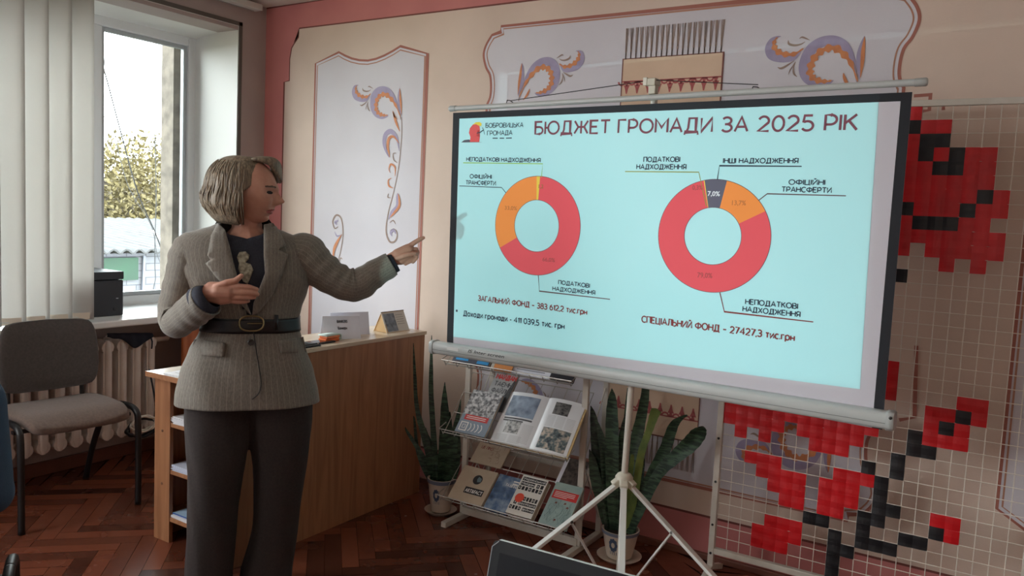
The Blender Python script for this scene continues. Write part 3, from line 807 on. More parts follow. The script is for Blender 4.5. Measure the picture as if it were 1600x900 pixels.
# dark cloth bag hung over the radiator
def cloth_bag():
    P = lambda x, y, d=0: onx(x, y, .0+d)
    mb = MB(); rows = []
    n = 22
    for i in range(n):
        t = i/(n-1)
        x = 166+72*t
        dip = 22*math.exp(-((t-.6)/.22)**2) + 4*math.sin(t*9)
        top = onx(x, 519-.5*t, -.05); bot = onx(x, 526+max(dip, 2), -.04)
        rows.append([top, (top+bot)/2+V((.02+.008*math.sin(i*1.3), 0, 0)), bot])
    mb.loft(rows, closed=False)
    o = obj('cloth_bag', mb, mat('dark_blue_cloth', (38, 42, 56), .85, bump=.4, bscale=60), smooth='all', solid=.012, sub=1)
    tag(o, 'dark blue cloth bag draped over the radiator under the sill', 'bag')
    mb = MB(); p = onx(236, 528, -.03)
    mb.tube([p, p+V((.005, .004, -.02)), p+V((.0, .006, -.05)), p+V((.006, .0, -.058))], .004, 7)
    obj('strap', mb, mat('dark_blue_cloth', (0, 0, 0)), o)
cloth_bag()
# coiled cable by the radiator foot
def coil():
    c = onx(222, 668, .03)
    o = thing('coiled_cable', 'coil of cable hanging by the radiator behind the chair', 'cable', c)
    for name, m, r0, k in (('black_loop', mat('black_cable', (0, 0, 0)), .075, 3), ('white_loop', mat('white_cable', (0, 0, 0)), .062, 3)):
        mb = MB(); pts = []
        for i in range(40*k):
            a = 2*PI*i/40; rr = r0+.006*math.sin(i*.7)
            pts.append(c + V((.012*math.sin(i*.35)+(.01 if k == 3 and name[0] == 'w' else 0), rr*1.15*math.cos(a), rr*.62*math.sin(a)+(.022 if name[0] == 'w' else 0))))
        mb.tube(pts, .0055, 6); obj(name, mb, m, o, smooth='all')
    obj('cable_tail', MB().tube(spline([c+V((0, .07, .02)), c+V((-.02, .09, .12)), c+V((-.06, .08, .3))], 6), .005, 6), mat('black_cable', (0, 0, 0)), o)
coil()

# ------------------------------------------------------------------ printer on the sill
def printer():
    a = onz(148, 495, ZS+.022); b = onz(189, 491.5, ZS+.022)
    z0 = ZS+.018; 
    y0, y1 = -1.26, -.868
    t = thing('printer', 'black boxy printer standing on the white windowsill', 'printer', ((a.x+b.x)/2-.1, (y0+y1)/2, z0))
    zt = onx(190, 424, b.x).z
    x1 = b.x+.0; x0 = x1-.26
    m = mat('dark_printer_plastic', (40, 43, 50), .45, bump=.05, bscale=300)
    obj('body', MB().box((x0, y0, z0), (x1, y1, zt-.045)), m, t, bevel=.006)
    obj('lid', MB().box((x0, y0, zt-.042), (x1+.002, y1+.002, zt)), m, t, bevel=.005)
    obj('feet', MB().box((x0+.02, y0+.02, z0-.004), (x1-.02, y1-.02, z0+.002)), black_plastic, t)
    p = onx(183, 466, x1)
    obj('indicator_light', MB().box((x1-.002, p.y-.006, p.z-.002), (x1+.002, p.y+.006, p.z+.002)), mat('pale_indicator', (190, 196, 206), .4), t)
    p = onx(180, 483, x1)
    obj('button', MB().lathe([(.011, 0), (.011, .003), (.008, .004)], (x1, p.y, p.z), 18, (1, 0, 0)), black_plastic, t, smooth=True)
    obj('side_panel', MB().box((x1-.001, y1-.33, z0+.02), (x1+.0015, y1-.17, zt-.09)), mat('printer_side_panel', (48, 52, 62), .5), t, bevel=.001)
printer()

# ------------------------------------------------------------------ office chair
def office_chair(label):
    """origin on the floor between the front feet, facing +x"""
    t = thing('office_chair', label, 'chair', (0, 0, 0), 'brown office chairs')
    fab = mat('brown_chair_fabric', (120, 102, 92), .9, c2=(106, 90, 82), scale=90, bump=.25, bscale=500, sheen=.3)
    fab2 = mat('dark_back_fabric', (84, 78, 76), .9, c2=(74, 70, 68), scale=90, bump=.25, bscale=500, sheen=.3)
    hw = .255
    # seat cushion: rounded, waterfall front edge
    rings = []
    for i in range(13):
        u = i/12; x = -.425+u*.45
        z = .455 - .03*max(0, (u-.75)/.25)**2 + .008*math.sin(u*PI)
        w = .232*(1-.10*abs(2*u-1)**3) ; h = .028*(1-.5*abs(2*u-1)**6)
        ring = []
        for j in range(24):
            a = 2*PI*j/24; ca, sa = math.cos(a), math.sin(a)
            e = .35
            yy = w*math.copysign(abs(ca)**e, ca); zz = h*math.copysign(abs(sa)**.8, sa)
            ring.append((x, yy, z + zz + .012*(abs(yy)/w)**2*(zz > 0)))
        rings.append(ring)
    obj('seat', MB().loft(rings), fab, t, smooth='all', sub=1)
    rings = []
    for i in range(13):
        v = i/12; z = .535+v*.335
        x = -.33 - .022*v
        w = .222*(1-.16*abs(2*v-1)**4 - (.08*(v-.5) if v > .5 else 0)); h = .025*(1-.55*abs(2*v-1)**6)
        ring = []
        for j in range(24):
            a = 2*PI*j/24; ca, sa = math.cos(a), math.sin(a)
            yy = w*math.copysign(abs(ca)**.4, ca)
            ring.append((x + h*math.copysign(abs(sa)**.8, sa) + .035*(yy/.22)**2 - .02, yy, z))
        rings.append(ring)
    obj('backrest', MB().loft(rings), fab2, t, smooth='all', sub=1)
    def oval(path, par_name):
        return path
    for s in (-1, 1):
        y = s*hw
        mb = MB()
        mb.tube(spline([(0, y, 0), (0, y, .2), (-.004, y, .40), (-.02, y, .445), (-.06, y, .462), (-.12, y, .463)], 6), [.0145]*31, 12)
        obj('leg', mb, dark_metal, t, smooth='all')
        mb = MB(); mb.tube(spline([(-.12, y, .463), (-.2, y-.0*s, .452), (-.30, y-.01*s, .40), (-.42, y-.01*s, .22), (-.53, y+.0*s, .0)], 6), [.0145]*25, 12)
        obj('leg', mb, dark_metal, t, smooth='all')
        mb = MB(); mb.tube(spline([(-.28, s*.16, .43), (-.36, s*.165, .45), (-.375, s*.165, .52), (-.378, s*.165, .62), (-.378, s*.165, .72)], 6), [.011]*25, 10)
        obj('back_post', mb, dark_metal, t, smooth='all')
    mb = MB(); mb.box((-.36, -hw, .418), (-.335, hw, .432)); mb.box((-.10, -hw, .418), (-.075, hw, .432)); mb.box((-.36, -.16, .416), (-.07, -.13, .43)); mb.box((-.36, .13, .416), (-.07, .16, .43))
    obj('seat_frame', mb, dark_metal, t)
    return t
ch = office_chair('brown padded office chair with black legs by the radiator')
FLp, FRp = onz(35, 837, 0), onz(214, 786, 0)
mid = (FLp+FRp)/2
ch.location = mid
ch.rotation_euler = (0, 0, math.atan2((FRp-FLp).y, (FRp-FLp).x) - PI/2 - .06)

# ------------------------------------------------------------------ desk
oak_v = wood('oak_veneer_upright', (164, 116, 82), (142, 96, 66), (176, 128, 92), 2)
oak_h = wood('oak_veneer_flat', (168, 120, 86), (146, 100, 70), (180, 132, 96), 1, .3)
DX0, DX1, DY0, DY1 = .888, 1.405, -1.315, -.137
LZ = .847
def desk():
    t = thing('reception_desk', 'wooden reception desk with open shelves at its end', 'desk', ((DX0+DX1)/2, (DY0+DY1)/2, 0))
    obj('front_panel', MB().box((DX1-.018, DY0, 0), (DX1, DY1, LZ-.018)), oak_v, t, bevel=.0015)
    obj('counter_ledge', MB().box((DX1-.30, DY0+.08, LZ-.018), (DX1+.004, DY1+.01, LZ)), wood('pale_ledge', (214, 196, 172), (202, 182, 156), (222, 206, 184), 1, .25), t, bevel=.0015)  # ledge wood lightened to hold the white reflection in its colour
    obj('desktop', MB().box((DX0-.02, DY0-.03, .71), (DX1-.019, DY1+.01, .73)), wood('pale_desktop', (226, 210, 190), (214, 196, 172), (232, 218, 200), 1, .25), t, bevel=.0015)
    obj('desktop_edge', MB().box((DX0-.021, DY0-.0315, .7085), (DX1-.019, DY0-.0295, .7305)), oak_h, t)
    obj('end_upright', MB().box((DX0, DY0, 0), (DX0+.105, DY0+.018, .709)), oak_v, t, bevel=.0015)
    obj('side_panel', MB().box((DX0, DY0+.018, 0), (DX0+.018, DY0+.42, .709)), oak_v, t)
    obj('back_board', MB().box((DX0+.018, DY0+.40, 0), (DX1-.019, DY0+.415, .709)), oak_v, t)
    obj('far_panel', MB().box((DX0+.02, DY1-.02, 0), (DX1-.019, DY1-.003, .709)), oak_v, t)
    for y_ in ((276, 664), (275, 738), (274.5, 813)):
        z = ony(*y_, DY0).z
        s = obj('shelf', MB().box((DX0+.019, DY0+.004, z-.018), (DX1-.019, DY0+.40, z)), oak_h, t, bevel=.001)
    mb = MB()
    for zz in (.25, .48): mb.lathe([(.006, 0), (.006, .002), (.003, .003)], (DX0+.055, DY0, zz), 12, (0, -1, 0))
    obj('screw_cap', mb, mat('brown_cap', (110, 74, 50), .5), t)
    return t
desk()
def sheets(name, label, x0, x1, y0, y1, z, n, m, grp='papers on the desk', cat='paper', rot=0):
    t = thing(name, label, cat, ((x0+x1)/2, (y0+y1)/2, z), grp)
    for k in range(n):
        a = rot+random.uniform(-.05, .05); c = V(((x0+x1)/2+random.uniform(-.008, .008), (y0+y1)/2, z+.0015+.004*k))
        ca, sa = math.cos(a), math.sin(a); w, h = (x1-x0)/2, (y1-y0)/2
        obj('sheet', MB().obox(c, ((ca*w, sa*w, 0), (-sa*h, ca*h, 0), (0, 0, .0015))), m if not isinstance(m, list) else m[k % len(m)], t)
    return t
shz = [ony(*p, DY0).z for p in ((276, 664), (275, 738), (274.5, 813))]
sheets('paper_stack', 'white papers on the upper shelf of the desk end', .998, 1.24, DY0+.006, DY0+.31, shz[0], 7, paper, cat='papers')
sheets('paper_stack', 'bluish white papers on the middle shelf of the desk end', .998, 1.24, DY0+.006, DY0+.31, shz[1], 6, mat('bluish_paper', (206, 214, 232), .7), cat='papers')
t = sheets('brochure_stack', 'white brochures under a blue one on the lowest desk shelf', .998, 1.24, DY0+.006, DY0+.31, shz[2], 4, paper, cat='brochures')
sh = Sheet((.998, DY0+.01, shz[2]+.02), (1, 0, 0), (0, 1, 0))
obj('blue_cover', MB().box((.998, DY0+.012, shz[2]+.0165), (1.235, DY0+.30, shz[2]+.0195)), mat('blue_brochure', (52, 96, 176), .4), t)
mb = sh.ring((.10, .16), .05, .062, 0, 2*PI, .0006); sh.ring((.13, .16), .05, .06, 0, 2*PI, .0008, mb)
obj('ring_mark', mb, paper, t)
obj('pale_corner', sh.poly([(.0, .004), (.23, .004), (.06, .12), (0, .07)], .0004), mat('pale_blue_print', (176, 206, 232), .5), t)
# notebook lying on the desktop by the sleeve
a = onz(255, 583, .731); 
t = sheets('notebook', 'open white notebook on the low end of the desk', a.x+.02, a.x+.25, a.y-.01, a.y+.16, .7305, 2, paper, cat='notebook', rot=.05)
obj('line_of_writing', MB().box((a.x+.05, a.y+.02, .738), (a.x+.2, a.y+.022, .7384)), mat('grey_ink', (120, 124, 134), .8), t)

def tent(name, label, cat, B0, B1, depth, h, m_front, m_side, m_back):
    B0, B1 = V(B0), V(B1); u = (B1-B0).normalized(); bk = V((-u.y, u.x, 0))
    if bk.dot(CAM-B0) > 0: bk = -bk
    t = thing(name, label, cat, (B0+B1)/2)
    r0, r1 = B0+bk*depth/2+V((0, 0, h)), B1+bk*depth/2+V((0, 0, h))
    th = bk*.0014
    obj('front_leaf', MB().prism([B0, B1, r1, r0], th), m_front, t)
    obj('back_leaf', MB().prism([B0+bk*depth, B1+bk*depth, r1, r0], -th), m_back, t)
    v = (r0-B0).normalized()
    return t, Sheet(B0, u, v), u, bk, (r0, r1)
B0, B1 = onz(506, 531, LZ), onz(564, 529, LZ)
c1 = mat('grey_white_card', (218, 220, 230), .6)
t, s, u, bk, rr = tent('name_sign', 'white folded sign reading BANKERS on the desk ledge', 'sign', B0, B0+(B1-B0)*1.0, .07, .105, c1, c1, c1)
wd = (B1-B0).length; hh = (rr[0]-B0).length
ink = mat('black_ink', (40, 42, 50), .7)
obj('sign_title', s.text('BANKERS', (wd*.38, hh*.70), (wd*.66, hh*.70), .0135, .0008, bold=.03), ink, t)
obj('sign_subtitle', s.text('Банкери', (wd*.40, hh*.42), (wd*.64, hh*.42), .0125, .0008, bold=.02), ink, t)
# narrower second card behind
B2, B3 = onz(522, 527, LZ), onz(582, 524, LZ)
t2 = tent('folded_card', 'blank white folded card standing behind the bankers sign', 'card', B2+bk*.04, B3+bk*.04, .05, .108, c1, c1, c1)[0]
# desk calendar
B0, B1, K0 = onz(605, 521, LZ), onz(640, 516, LZ), onz(583.5, 517, LZ)
t = thing('desk_calendar', 'small tent calendar with a photo and date grid on the ledge', 'calendar', (B0+B1)/2)
u = (B1-B0); bkv = K0-B0
ap = (B0+K0)/2
best = min((abs((lambda P: 450-FPX*(P-CAM).dot(CU)/(P-CAM).dot(_f))(ap+V((0, 0, h_/1000)))-488.6), h_/1000) for h_ in range(40, 160))[1]
r0 = ap+V((0, 0, best)); r1 = r0+u
kraft = mat('kraft_card', (204, 168, 120), .8)
th = bkv.normalized()*.002
obj('front_leaf', MB().prism([B0, B1, r1, r0], th), mat('calendar_sheet', (206, 206, 200), .6), t)
obj('back_leaf', MB().prism([K0, K0+u, r1, r0], -th), kraft, t)
obj('base_leaf', MB().prism([B0+V((0, 0, .001)), B1+V((0, 0, .001)), K0+u+V((0, 0, .001)), K0+V((0, 0, .001))], (0, 0, .0015)), kraft, t)
obj('cardboard_core', MB().prism([B0+u*.02+V((0, 0, .003)), K0+u*.02+V((0, 0, .003)), r0+u*.02-V((0, 0, .004))], u*.03), kraft, t)
s = Sheet(B0, u, r0-B0); cw, chh = u.length, (r0-B0).length
def photo_mat(name, a, b, scale=40, c=None):
    m = mat(name, a, .45)
    N, L, bb = nodes_of(m)
    tc = N.new('ShaderNodeTexCoord'); n = N.new('ShaderNodeTexNoise'); n.inputs['Scale'].default_value = scale; n.inputs['Detail'].default_value = 5
    vo = N.new('ShaderNodeTexVoronoi'); vo.inputs['Scale'].default_value = scale*1.6
    mx = N.new('ShaderNodeMix'); mx.data_type = 'FLOAT'; mx.inputs[0].default_value = .18
    r = N.new('ShaderNodeValToRGB'); e = r.color_ramp.elements; e[0].position = .3; e[0].color = (*lin(a), 1); e[1].position = .62; e[1].color = (*lin(b), 1)
    if c: x = e.new(.46); x.color = (*lin(c), 1)
    L.new(tc.outputs['Object'], n.inputs['Vector']); L.new(tc.outputs['Object'], vo.inputs['Vector'])
    L.new(n.outputs[0], mx.inputs[2]); L.new(vo.outputs['Distance'], mx.inputs[3]); L.new(mx.outputs[0], r.inputs[0]); L.new(r.outputs[0], bb.inputs['Base Color'])
    return m
obj('photo', s.rect(cw*.05, chh*.06, cw*.52, chh*.92, .0006), photo_mat('calendar_photo', (52, 62, 78), (140, 152, 166), 26), t)
mb = MB()
for i in range(5):
    for j in range(6): s.rect(cw*(.58+.055*j), chh*(.36+.11*i), cw*(.605+.055*j), chh*(.39+.11*i), .0006, mb)
obj('date_grid', mb, ink, t)
obj('spiral', MB().tube([r0-u*.0+V((0, 0, .001)), r1+V((0, 0, .001))], .0022, 6), dark_metal, t)
# sponge stack, phone, pens
def slab(c, u, w, d, h, r=.004):
    u = V(u).normalized(); v = V((-u.y, u.x, 0))
    return MB().obox(c, (u*w/2, v*d/2, V((0, 0, h/2))))
c = onz(514, 533, LZ); u = (B1-B0).normalized()
t = thing('sponge_stack', 'orange and white folded sponges stacked beside the sign', 'sponges', c)
og = mat('orange_sponge', (228, 118, 66), .9, bump=.5, bscale=200)
obj('lower_sponge', slab(c+V((0, 0, .008)), u, .088, .05, .015), og, t, bevel=.005, seg=3)
obj('upper_sponge', slab(c+V((.001, .003, .023)), u, .084, .05, .014), mat('salmon_sponge', (232, 138, 96), .9, bump=.5, bscale=200), t, bevel=.005, seg=3)
mb = MB(); nrm = V((-u.y, u.x, 0)); path = [(-.042, .033), (.03, .034), (.046, .033), (.054, .025), (.054, .012), (.046, .006), (.038, .012), (.044, .018)]
rings = []
for a_, z_ in spline([(p[0], p[1]) for p in path], 5): rings.append([c+u*a_+nrm*.026+V((0, 0, z_)), c+u*a_-nrm*.026+V((0, 0, z_))])
mb.loft(rings, closed=False); obj('white_cover', mb, mat('pale_green_cloth', (196, 214, 208), .9), t, smooth='all', solid=.006)
c = onz(497, 536.5, LZ)
t = thing('phone', 'black phone lying on the desk ledge by the sponges', 'phone', c)
obj('body', slab(c+u*.01+V((0, 0, .005)), u, .135, .065, .008), black_plastic, t, bevel=.003, seg=3)
obj('screen', slab(c+u*.01+V((0, 0, .0094)), u, .118, .058, .0006), mat('dark_glass', (14, 15, 18), .12), t)
for k, (px_, py_, lab) in enumerate(((482, 541, 'black pen nearest the jacket on the desk ledge'), (487, 543, 'black pen in front of the phone on the desk ledge'))):
    c = onz(px_, py_, LZ); d = (u+V((0, 0, 0))).normalized()
    t = thing('pen', lab, 'pen', c, 'pens on the desk ledge')
    obj('barrel', MB().tube([c-d*.06+V((0, 0, .0055)), c+d*.05+V((0, 0, .0055))], [.005, .005], 10), black_plastic, t, smooth=True)
    obj('tip', MB().lathe([(.005, 0), (.0015, .012), (.0006, .014)], c+d*.05+V((0, 0, .0055)), 10, d), chrome, t, smooth=True)

# ------------------------------------------------------------------ snake plants
leafm = None
def leaf_material():
    m = mat('snake_plant_leaf', (44, 66, 48), .42)
    N, L, b = nodes_of(m)
    tc = N.new('ShaderNodeTexCoord'); mp = N.new('ShaderNodeMapping'); mp.inputs['Scale'].default_value = (18, 18, 85)
    n = N.new('ShaderNodeTexNoise'); n.inputs['Scale'].default_value = 1; n.inputs['Detail'].default_value = 3; n.inputs['Distortion'].default_value = .8
    r = N.new('ShaderNodeValToRGB'); e = r.color_ramp.elements
    e[0].position = .42; e[0].color = (*lin((26, 44, 34)), 1); e[1].position = .6; e[1].color = (*lin((66, 92, 68)), 1)
    L.new(tc.outputs['Object'], mp.inputs[0]); L.new(mp.outputs[0], n.inputs['Vector']); L.new(n.outputs[0], r.inputs[0]); L.new(r.outputs[0], b.inputs['Base Color'])
    return m
LEAF = leaf_material()
LEAF2 = mat('yellowing_leaf', (74, 96, 52), .45, c2=(120, 132, 66), scale=12)
def snake_plant(label, cx, cy, r_top, h, rim_px, leaves, saucer_r):
    t = thing('snake_plant', label, 'plant', (cx, cy, 0), 'snake plants along the wall')
    z0 = .012
    pm = mat('cream_glazed_pot', (208, 194, 178), .28, c2=(198, 182, 166), scale=10)
    prof = [(r_top*.66, z0), (r_top*.70, z0+.004), (r_top*.86, z0+h*.5), (r_top*.96, z0+h*.86), (r_top*1.02, z0+h*.88), (r_top*1.03, z0+h), (r_top*.95, z0+h), (r_top*.90, z0+h*.82)]
    pot = obj('pot', MB().lathe(prof, (cx, cy, 0), 40), pm, t, smooth=True)
    obj('rim_band', MB().lathe([(r_top*1.026, z0+h*.885), (r_top*1.036, z0+h*.94), (r_top*1.038, z0+h*.992), (r_top*1.03, z0+h*.996)], (cx, cy, 0), 40, caps=False), mat('grey_blue_rim', (110, 116, 134), .35), pot, smooth=True)
    # blue painted flower on the pot, on its curved wall towards the room
    d = V((CAM.x-cx, CAM.y-cy, 0)).normalized(); a0 = math.atan2(d.y, d.x) - .42
    mb = MB(); rnd = random.Random(5)
    def wallp(a, z):
        f_ = (z-z0)/h; rr = r_top*(.70+.26*min(f_/.86, 1))+.0012
        return V((cx+rr*math.cos(a), cy+rr*math.sin(a), z))
    for k in range(9):
        an = 2*PI*k/9; ca, za = a0+.20*math.cos(an), z0+h*.55+.022*math.sin(an)
        mb.face([wallp(ca+.09*math.cos(q), za+.011*math.sin(q)) for q in [2*PI*i/9 for i in range(9)]])
    for k in range(4):
        mb.face([wallp(a0+.16*(k-1.5)+s_, z0+h*.55-.03+zz) for s_, zz in ((-.02, 0), (.02, 0), (.03, -.014), (-.01, -.014))])
    obj('flower_decoration', mb, mat('blue_glaze', (70, 84, 110), .3), pot)
    obj('soil', MB().lathe([(r_top*.93, z0+h*.84), (r_top*.5, z0+h*.88), (.0, z0+h*.89)], (cx, cy, 0), 24), mat('dark_soil', (50, 40, 32), .95, bump=.8, bscale=90), t)
    obj('saucer', MB().lathe([(saucer_r*.7, .0), (saucer_r*.78, .001), (saucer_r, .016), (saucer_r*1.02, .018), (saucer_r*.96, .018), (saucer_r*.72, .007), (.0, .007)], (cx, cy, 0), 40), pm, t, smooth=True)
    for pts, dy, m in leaves:
        sp = spline([(ony(x, y, cy+dy*k_).x, cy+dy*k_, ony(x, y, cy+dy*k_).z, w) for (x, y, w), k_ in zip(pts, [i/max(len(pts)-1, 1) for i in range(len(pts))])], 7)
        ring = []
        for i, p in enumerate(sp):
            a = V(sp[max(i-1, 0)][:3]); b = V(sp[min(i+1, len(sp)-1)][:3]); tt = (b-a).normalized()
            c = V(p[:3]); toc = (CAM-c).normalized(); tw = .35*math.sin(i*.11+len(pts)+dy*9)
            sd = tt.cross(toc).normalized(); nn = sd.cross(tt).normalized()
            s2 = sd*math.cos(tw)+nn*math.sin(tw); n2 = nn*math.cos(tw)-sd*math.sin(tw)
            w = max(p[3], .6)/FPX*(c-CAM).dot(_f)/2
            th = max(.0016, min(.004, w*.3)); edge = w*(1+.03*math.sin(i*1.7))
            ring.append([c-s2*edge+n2*w*.25, c-s2*w*.45+n2*(.02*w+th), c+n2*(th-.1*w), c+s2*w*.45+n2*(.02*w+th), c+s2*edge+n2*w*.25, c+s2*w*.45-n2*(th-.02*w), c-n2*(th+.12*w), c-s2*w*.45-n2*(th-.02*w)])
        obj('leaf', MB().loft(ring), m, t, smooth=True, ang=50)
    return t
# widths in photo pixels along each blade, root first
c = onz(688, 795, .0)
cy = -.30; cx = ony(688.5, 795, cy).x
hpot = ony(688.5, 751, cy).z
snake_plant('snake plant in a cream pot between the desk and the book rack', cx, cy, .068, hpot+.006, None, [
    ([(676, 754, 8), (668, 700, 12), (652, 640, 7), (648, 580, 5), (646, 536, 1)], -.02, LEAF),
    ([(682, 754, 10), (678, 690, 9), (674, 620, 8), (674, 570, 6), (674.5, 524, 1)], .03, LEAF),
    ([(690, 756, 14), (692, 720, 17), (695, 670, 16), (695, 630, 11), (695, 597, 1)], -.04, LEAF),
    ([(698, 755, 12), (707, 710, 14), (712, 670, 10), (718, 640, 5), (720, 624, 1)], .02, LEAF),
    ([(694, 754, 9), (700, 720, 11), (704, 680, 8), (703, 650, 4), (703, 643, 1)], .0, LEAF),
    ([(678, 755, 8), (664, 720, 8), (646, 690, 6), (636, 674, 4), (633, 667, 1)], -.05, LEAF),
    ([(675, 756, 7), (662, 730, 8), (652, 700, 6), (648, 660, 4), (646, 650, 1)], .01, LEAF),
    ([(684, 756, 8), (686, 730, 10), (676, 700, 8), (668, 680, 4), (665, 668, 1)], .04, LEAF),
    ([(704, 756, 8), (712, 735, 10), (716, 700, 8), (717, 670, 2)], .05, LEAF)], .078)
cy = -.24
cx = ony(967, 872, cy).x; hpot = ony(968, 836, cy).z
snake_plant('large snake plant in a cream pot behind the screen tripod', cx, cy, .079, hpot+.02, None, [
    ([(948, 830, 10), (940, 790, 15), (931, 750, 17), (926, 720, 12), (921, 702, 1)], -.02, LEAF),
    ([(952, 830, 10), (944, 780, 14), (934, 720, 17), (931, 680, 16), (927, 650, 10), (923, 634, 1)], .02, LEAF),
    ([(954, 830, 10), (948, 760, 15), (945, 710, 15), (936, 670, 8), (929, 652, 2)], -.03, LEAF),
    ([(960, 832, 14), (957, 770, 18), (957, 710, 22), (957, 650, 20), (957, 622, 13), (956, 607, 1)], -.05, LEAF),
    ([(962, 832, 8), (966, 770, 12), (969, 710, 12), (973, 670, 7), (976, 650, 1)], .0, LEAF),
    ([(966, 832, 8), (972, 770, 8), (976, 700, 8), (979, 640, 6), (981, 606, 2)], .05, LEAF),
    ([(972, 834, 12), (984, 760, 18), (992, 700, 20), (1000, 660, 17), (1007, 620, 14), (1010, 575, 8), (1011, 562, 2)], .04, LEAF),
    ([(978, 832, 10), (992, 770, 12), (1002, 710, 12), (1014, 675, 12), (1022, 650, 15), (1026, 640, 16)], -.06, LEAF2),
    ([(980, 834, 12), (1000, 790, 20), (1020, 745, 22), (1040, 700, 18), (1052, 665, 15), (1066, 652, 6), (1074, 649, 3)], .02, LEAF),
    ([(984, 834, 10), (1006, 785, 16), (1030, 740, 18), (1055, 715, 21), (1078, 694, 25), (1092, 676, 24), (1099, 668, 12)], -.08, LEAF),
    ([(988, 832, 9), (996, 790, 13), (1000, 750, 13), (1003, 720, 10), (1002, 700, 3)], .06, LEAF),
    ([(975, 834, 8), (980, 780, 9), (985, 740, 8), (988, 715, 6), (988, 710, 4)], -.09, LEAF2)], .095)

# ------------------------------------------------------------------ book rack
def proj(P):
    d = V(P)-CAM; return (800+FPX*d.dot(CR)/d.dot(_f), 450-FPX*d.dot(CU)/d.dot(_f))
LY = -.455
TIERS = []
for (lx, ly), deg in (((705, 569), 50), ((697, 676), 50), ((693.5, 780), 43)):
    p = ony(lx, ly, LY); a = math.radians(deg)
    TIERS.append(Sheet(p, (1, 0, 0), (0, math.cos(a), math.sin(a))))
X0, X1 = 1.785, 2.43
UX0, UX1 = 1.80, 2.42
def rack():
    t = thing('book_rack', 'white metal wire book rack with three sloping tiers', 'rack', ((X0+X1)/2, -.25, 0))
    for x in (UX0, UX1):
        f = obj('upright', MB().bar((x, -.295, .03), (x, -.295, .98), .028, .016, (0, 1, 0)), white_metal, t, bevel=.002)
        obj('upright', MB().bar((x, -.09, .03), (x, -.09, .98), .026, .016, (0, 1, 0)), white_metal, t, bevel=.002)
        obj('foot_bar', MB().bar((x, -.45, .015), (x, -.05, .015), .028, .026), white_metal, t, bevel=.002)
        obj('top_tie', MB().bar((x, -.30, .97), (x, -.085, .97), .02, .02), white_metal, t)
        mb = MB()
        for z0, z1 in ((.1, .4), (.4, .1), (.4, .7), (.7, .95)): mb.tube([(x, -.285, z0), (x, -.10, z1)], .003, 6)
        obj('side_brace', mb, white_metal, t)
    obj('cross_rail', MB().bar((UX0, -.295, .045), (UX1, -.295, .045), .028, .034), white_metal, t, bevel=.002)
    obj('cross_rail', MB().bar((UX0, -.09, .3), (UX1, -.09, .3), .02, .02), white_metal, t)
    for s in TIERS:
        mb = MB(); w0 = X0-s.o.x; w1 = X1-s.o.x; Lh = .33
        def wire(a, b, r=.0022): mb.tube([s.at(*p) for p in (a, b)], r, 6)
        n = 10
        for k in range(n+1):
            x = w0+(w1-w0)*k/n
            mb.tube([s.at(x, .0, .028), s.at(x, -.008, .0), s.at(x, 0, -.004), s.at(x, Lh, -.004)], .0018, 6)
        for b in (.002, .11, .22, Lh): wire((w0, b, -.006), (w1, b, -.006))
        mb.tube([s.at(w0-.012, .05, .0), s.at(w0-.012, .0, .03), s.at(w1+.012, .0, .03), s.at(w1+.012, .05, .0)], .0024, 6)
        wire((w0, -.004, .012), (w1, -.004, .012), .0016)
        obj('wire_tier', mb, mat('grey_wire', (176, 172, 164), .35, .6), t, smooth=True)
rack()
def book(tier, BL, BR, TL, label, cover, thick=.014, h0=.002, cat='book', name='book', pages=True):
    s = TIERS[tier]
    a0, b0 = s.px(*BL); a1, _ = s.px(*BR); _, b1 = s.px(*TL)
    b0 = max(b0, .004)
    t = thing(name, label, cat, s.at((a0+a1)/2, b0, h0), 'books on the wire rack')
    u, v, n = s.u, s.v, s.n
    def slab(h_a, h_b, e=0): return MB().obox(s.at((a0+a1)/2-e/2, (b0+b1)/2, (h_a+h_b)/2), (u*((a1-a0)/2-e/2), v*((b1-b0)/2-e), n*((h_b-h_a)/2)))
    obj('back_cover', slab(h0, h0+.002), cover, t)
    if pages: obj('pages', slab(h0+.002, h0+thick-.002, .003), mat('page_edges', (206, 198, 180), .8), t)
    obj('front_cover', slab(h0+thick-.002, h0+thick), cover, t)
    c = Sheet(s.at(a0, b0, h0+thick), u, v)
    return t, c, a1-a0, b1-b0
red_print = mat('red_print', (206, 54, 52), .5)
white_print = mat('white_print', (232, 232, 228), .5)
black_print = mat('black_print', (30, 30, 34), .5)
# top tier: only the lower ends show under the screen case
t, c, w, h = book(0, (708, 567), (765, 577), (760, 500), 'dark blue book at the left of the top tier', mat('dark_slate_cover', (66, 70, 84), .4))
obj('blue_patch', c.rect(w*.66, h*.03, w*.97, h*.16, .0005), mat('bright_blue_print', (40, 150, 214), .4), t)
obj('blue_patch', c.rect(w*.08, h*.05, w*.42, h*.10, .0005), mat('bright_blue_print', (0, 0, 0)), t)
t, c, w, h = book(0, (772, 580), (800, 585), (800, 500), 'orange book beside a white sheet on the top tier', mat('orange_cover', (214, 136, 66), .5))
t, c, w, h = book(0, (799, 584), (858, 594), (830, 500), 'white printed sheet between orange and dark books on the top tier', mat('white_cover', (224, 226, 234), .5), .004, pages=False, cat='leaflet', name='leaflet')
mb = MB()
for k in range(3): c.rect(w*.1, h*(.08+.07*k), w*.85, h*(.095+.07*k), .0005, mb)
obj('print_line', mb, mat('grey_ink', (0, 0, 0)), t)
t, c, w, h = book(0, (860, 594), (896, 601), (880, 500), 'black book at the right of the top tier', mat('black_cover', (44, 44, 50), .35))
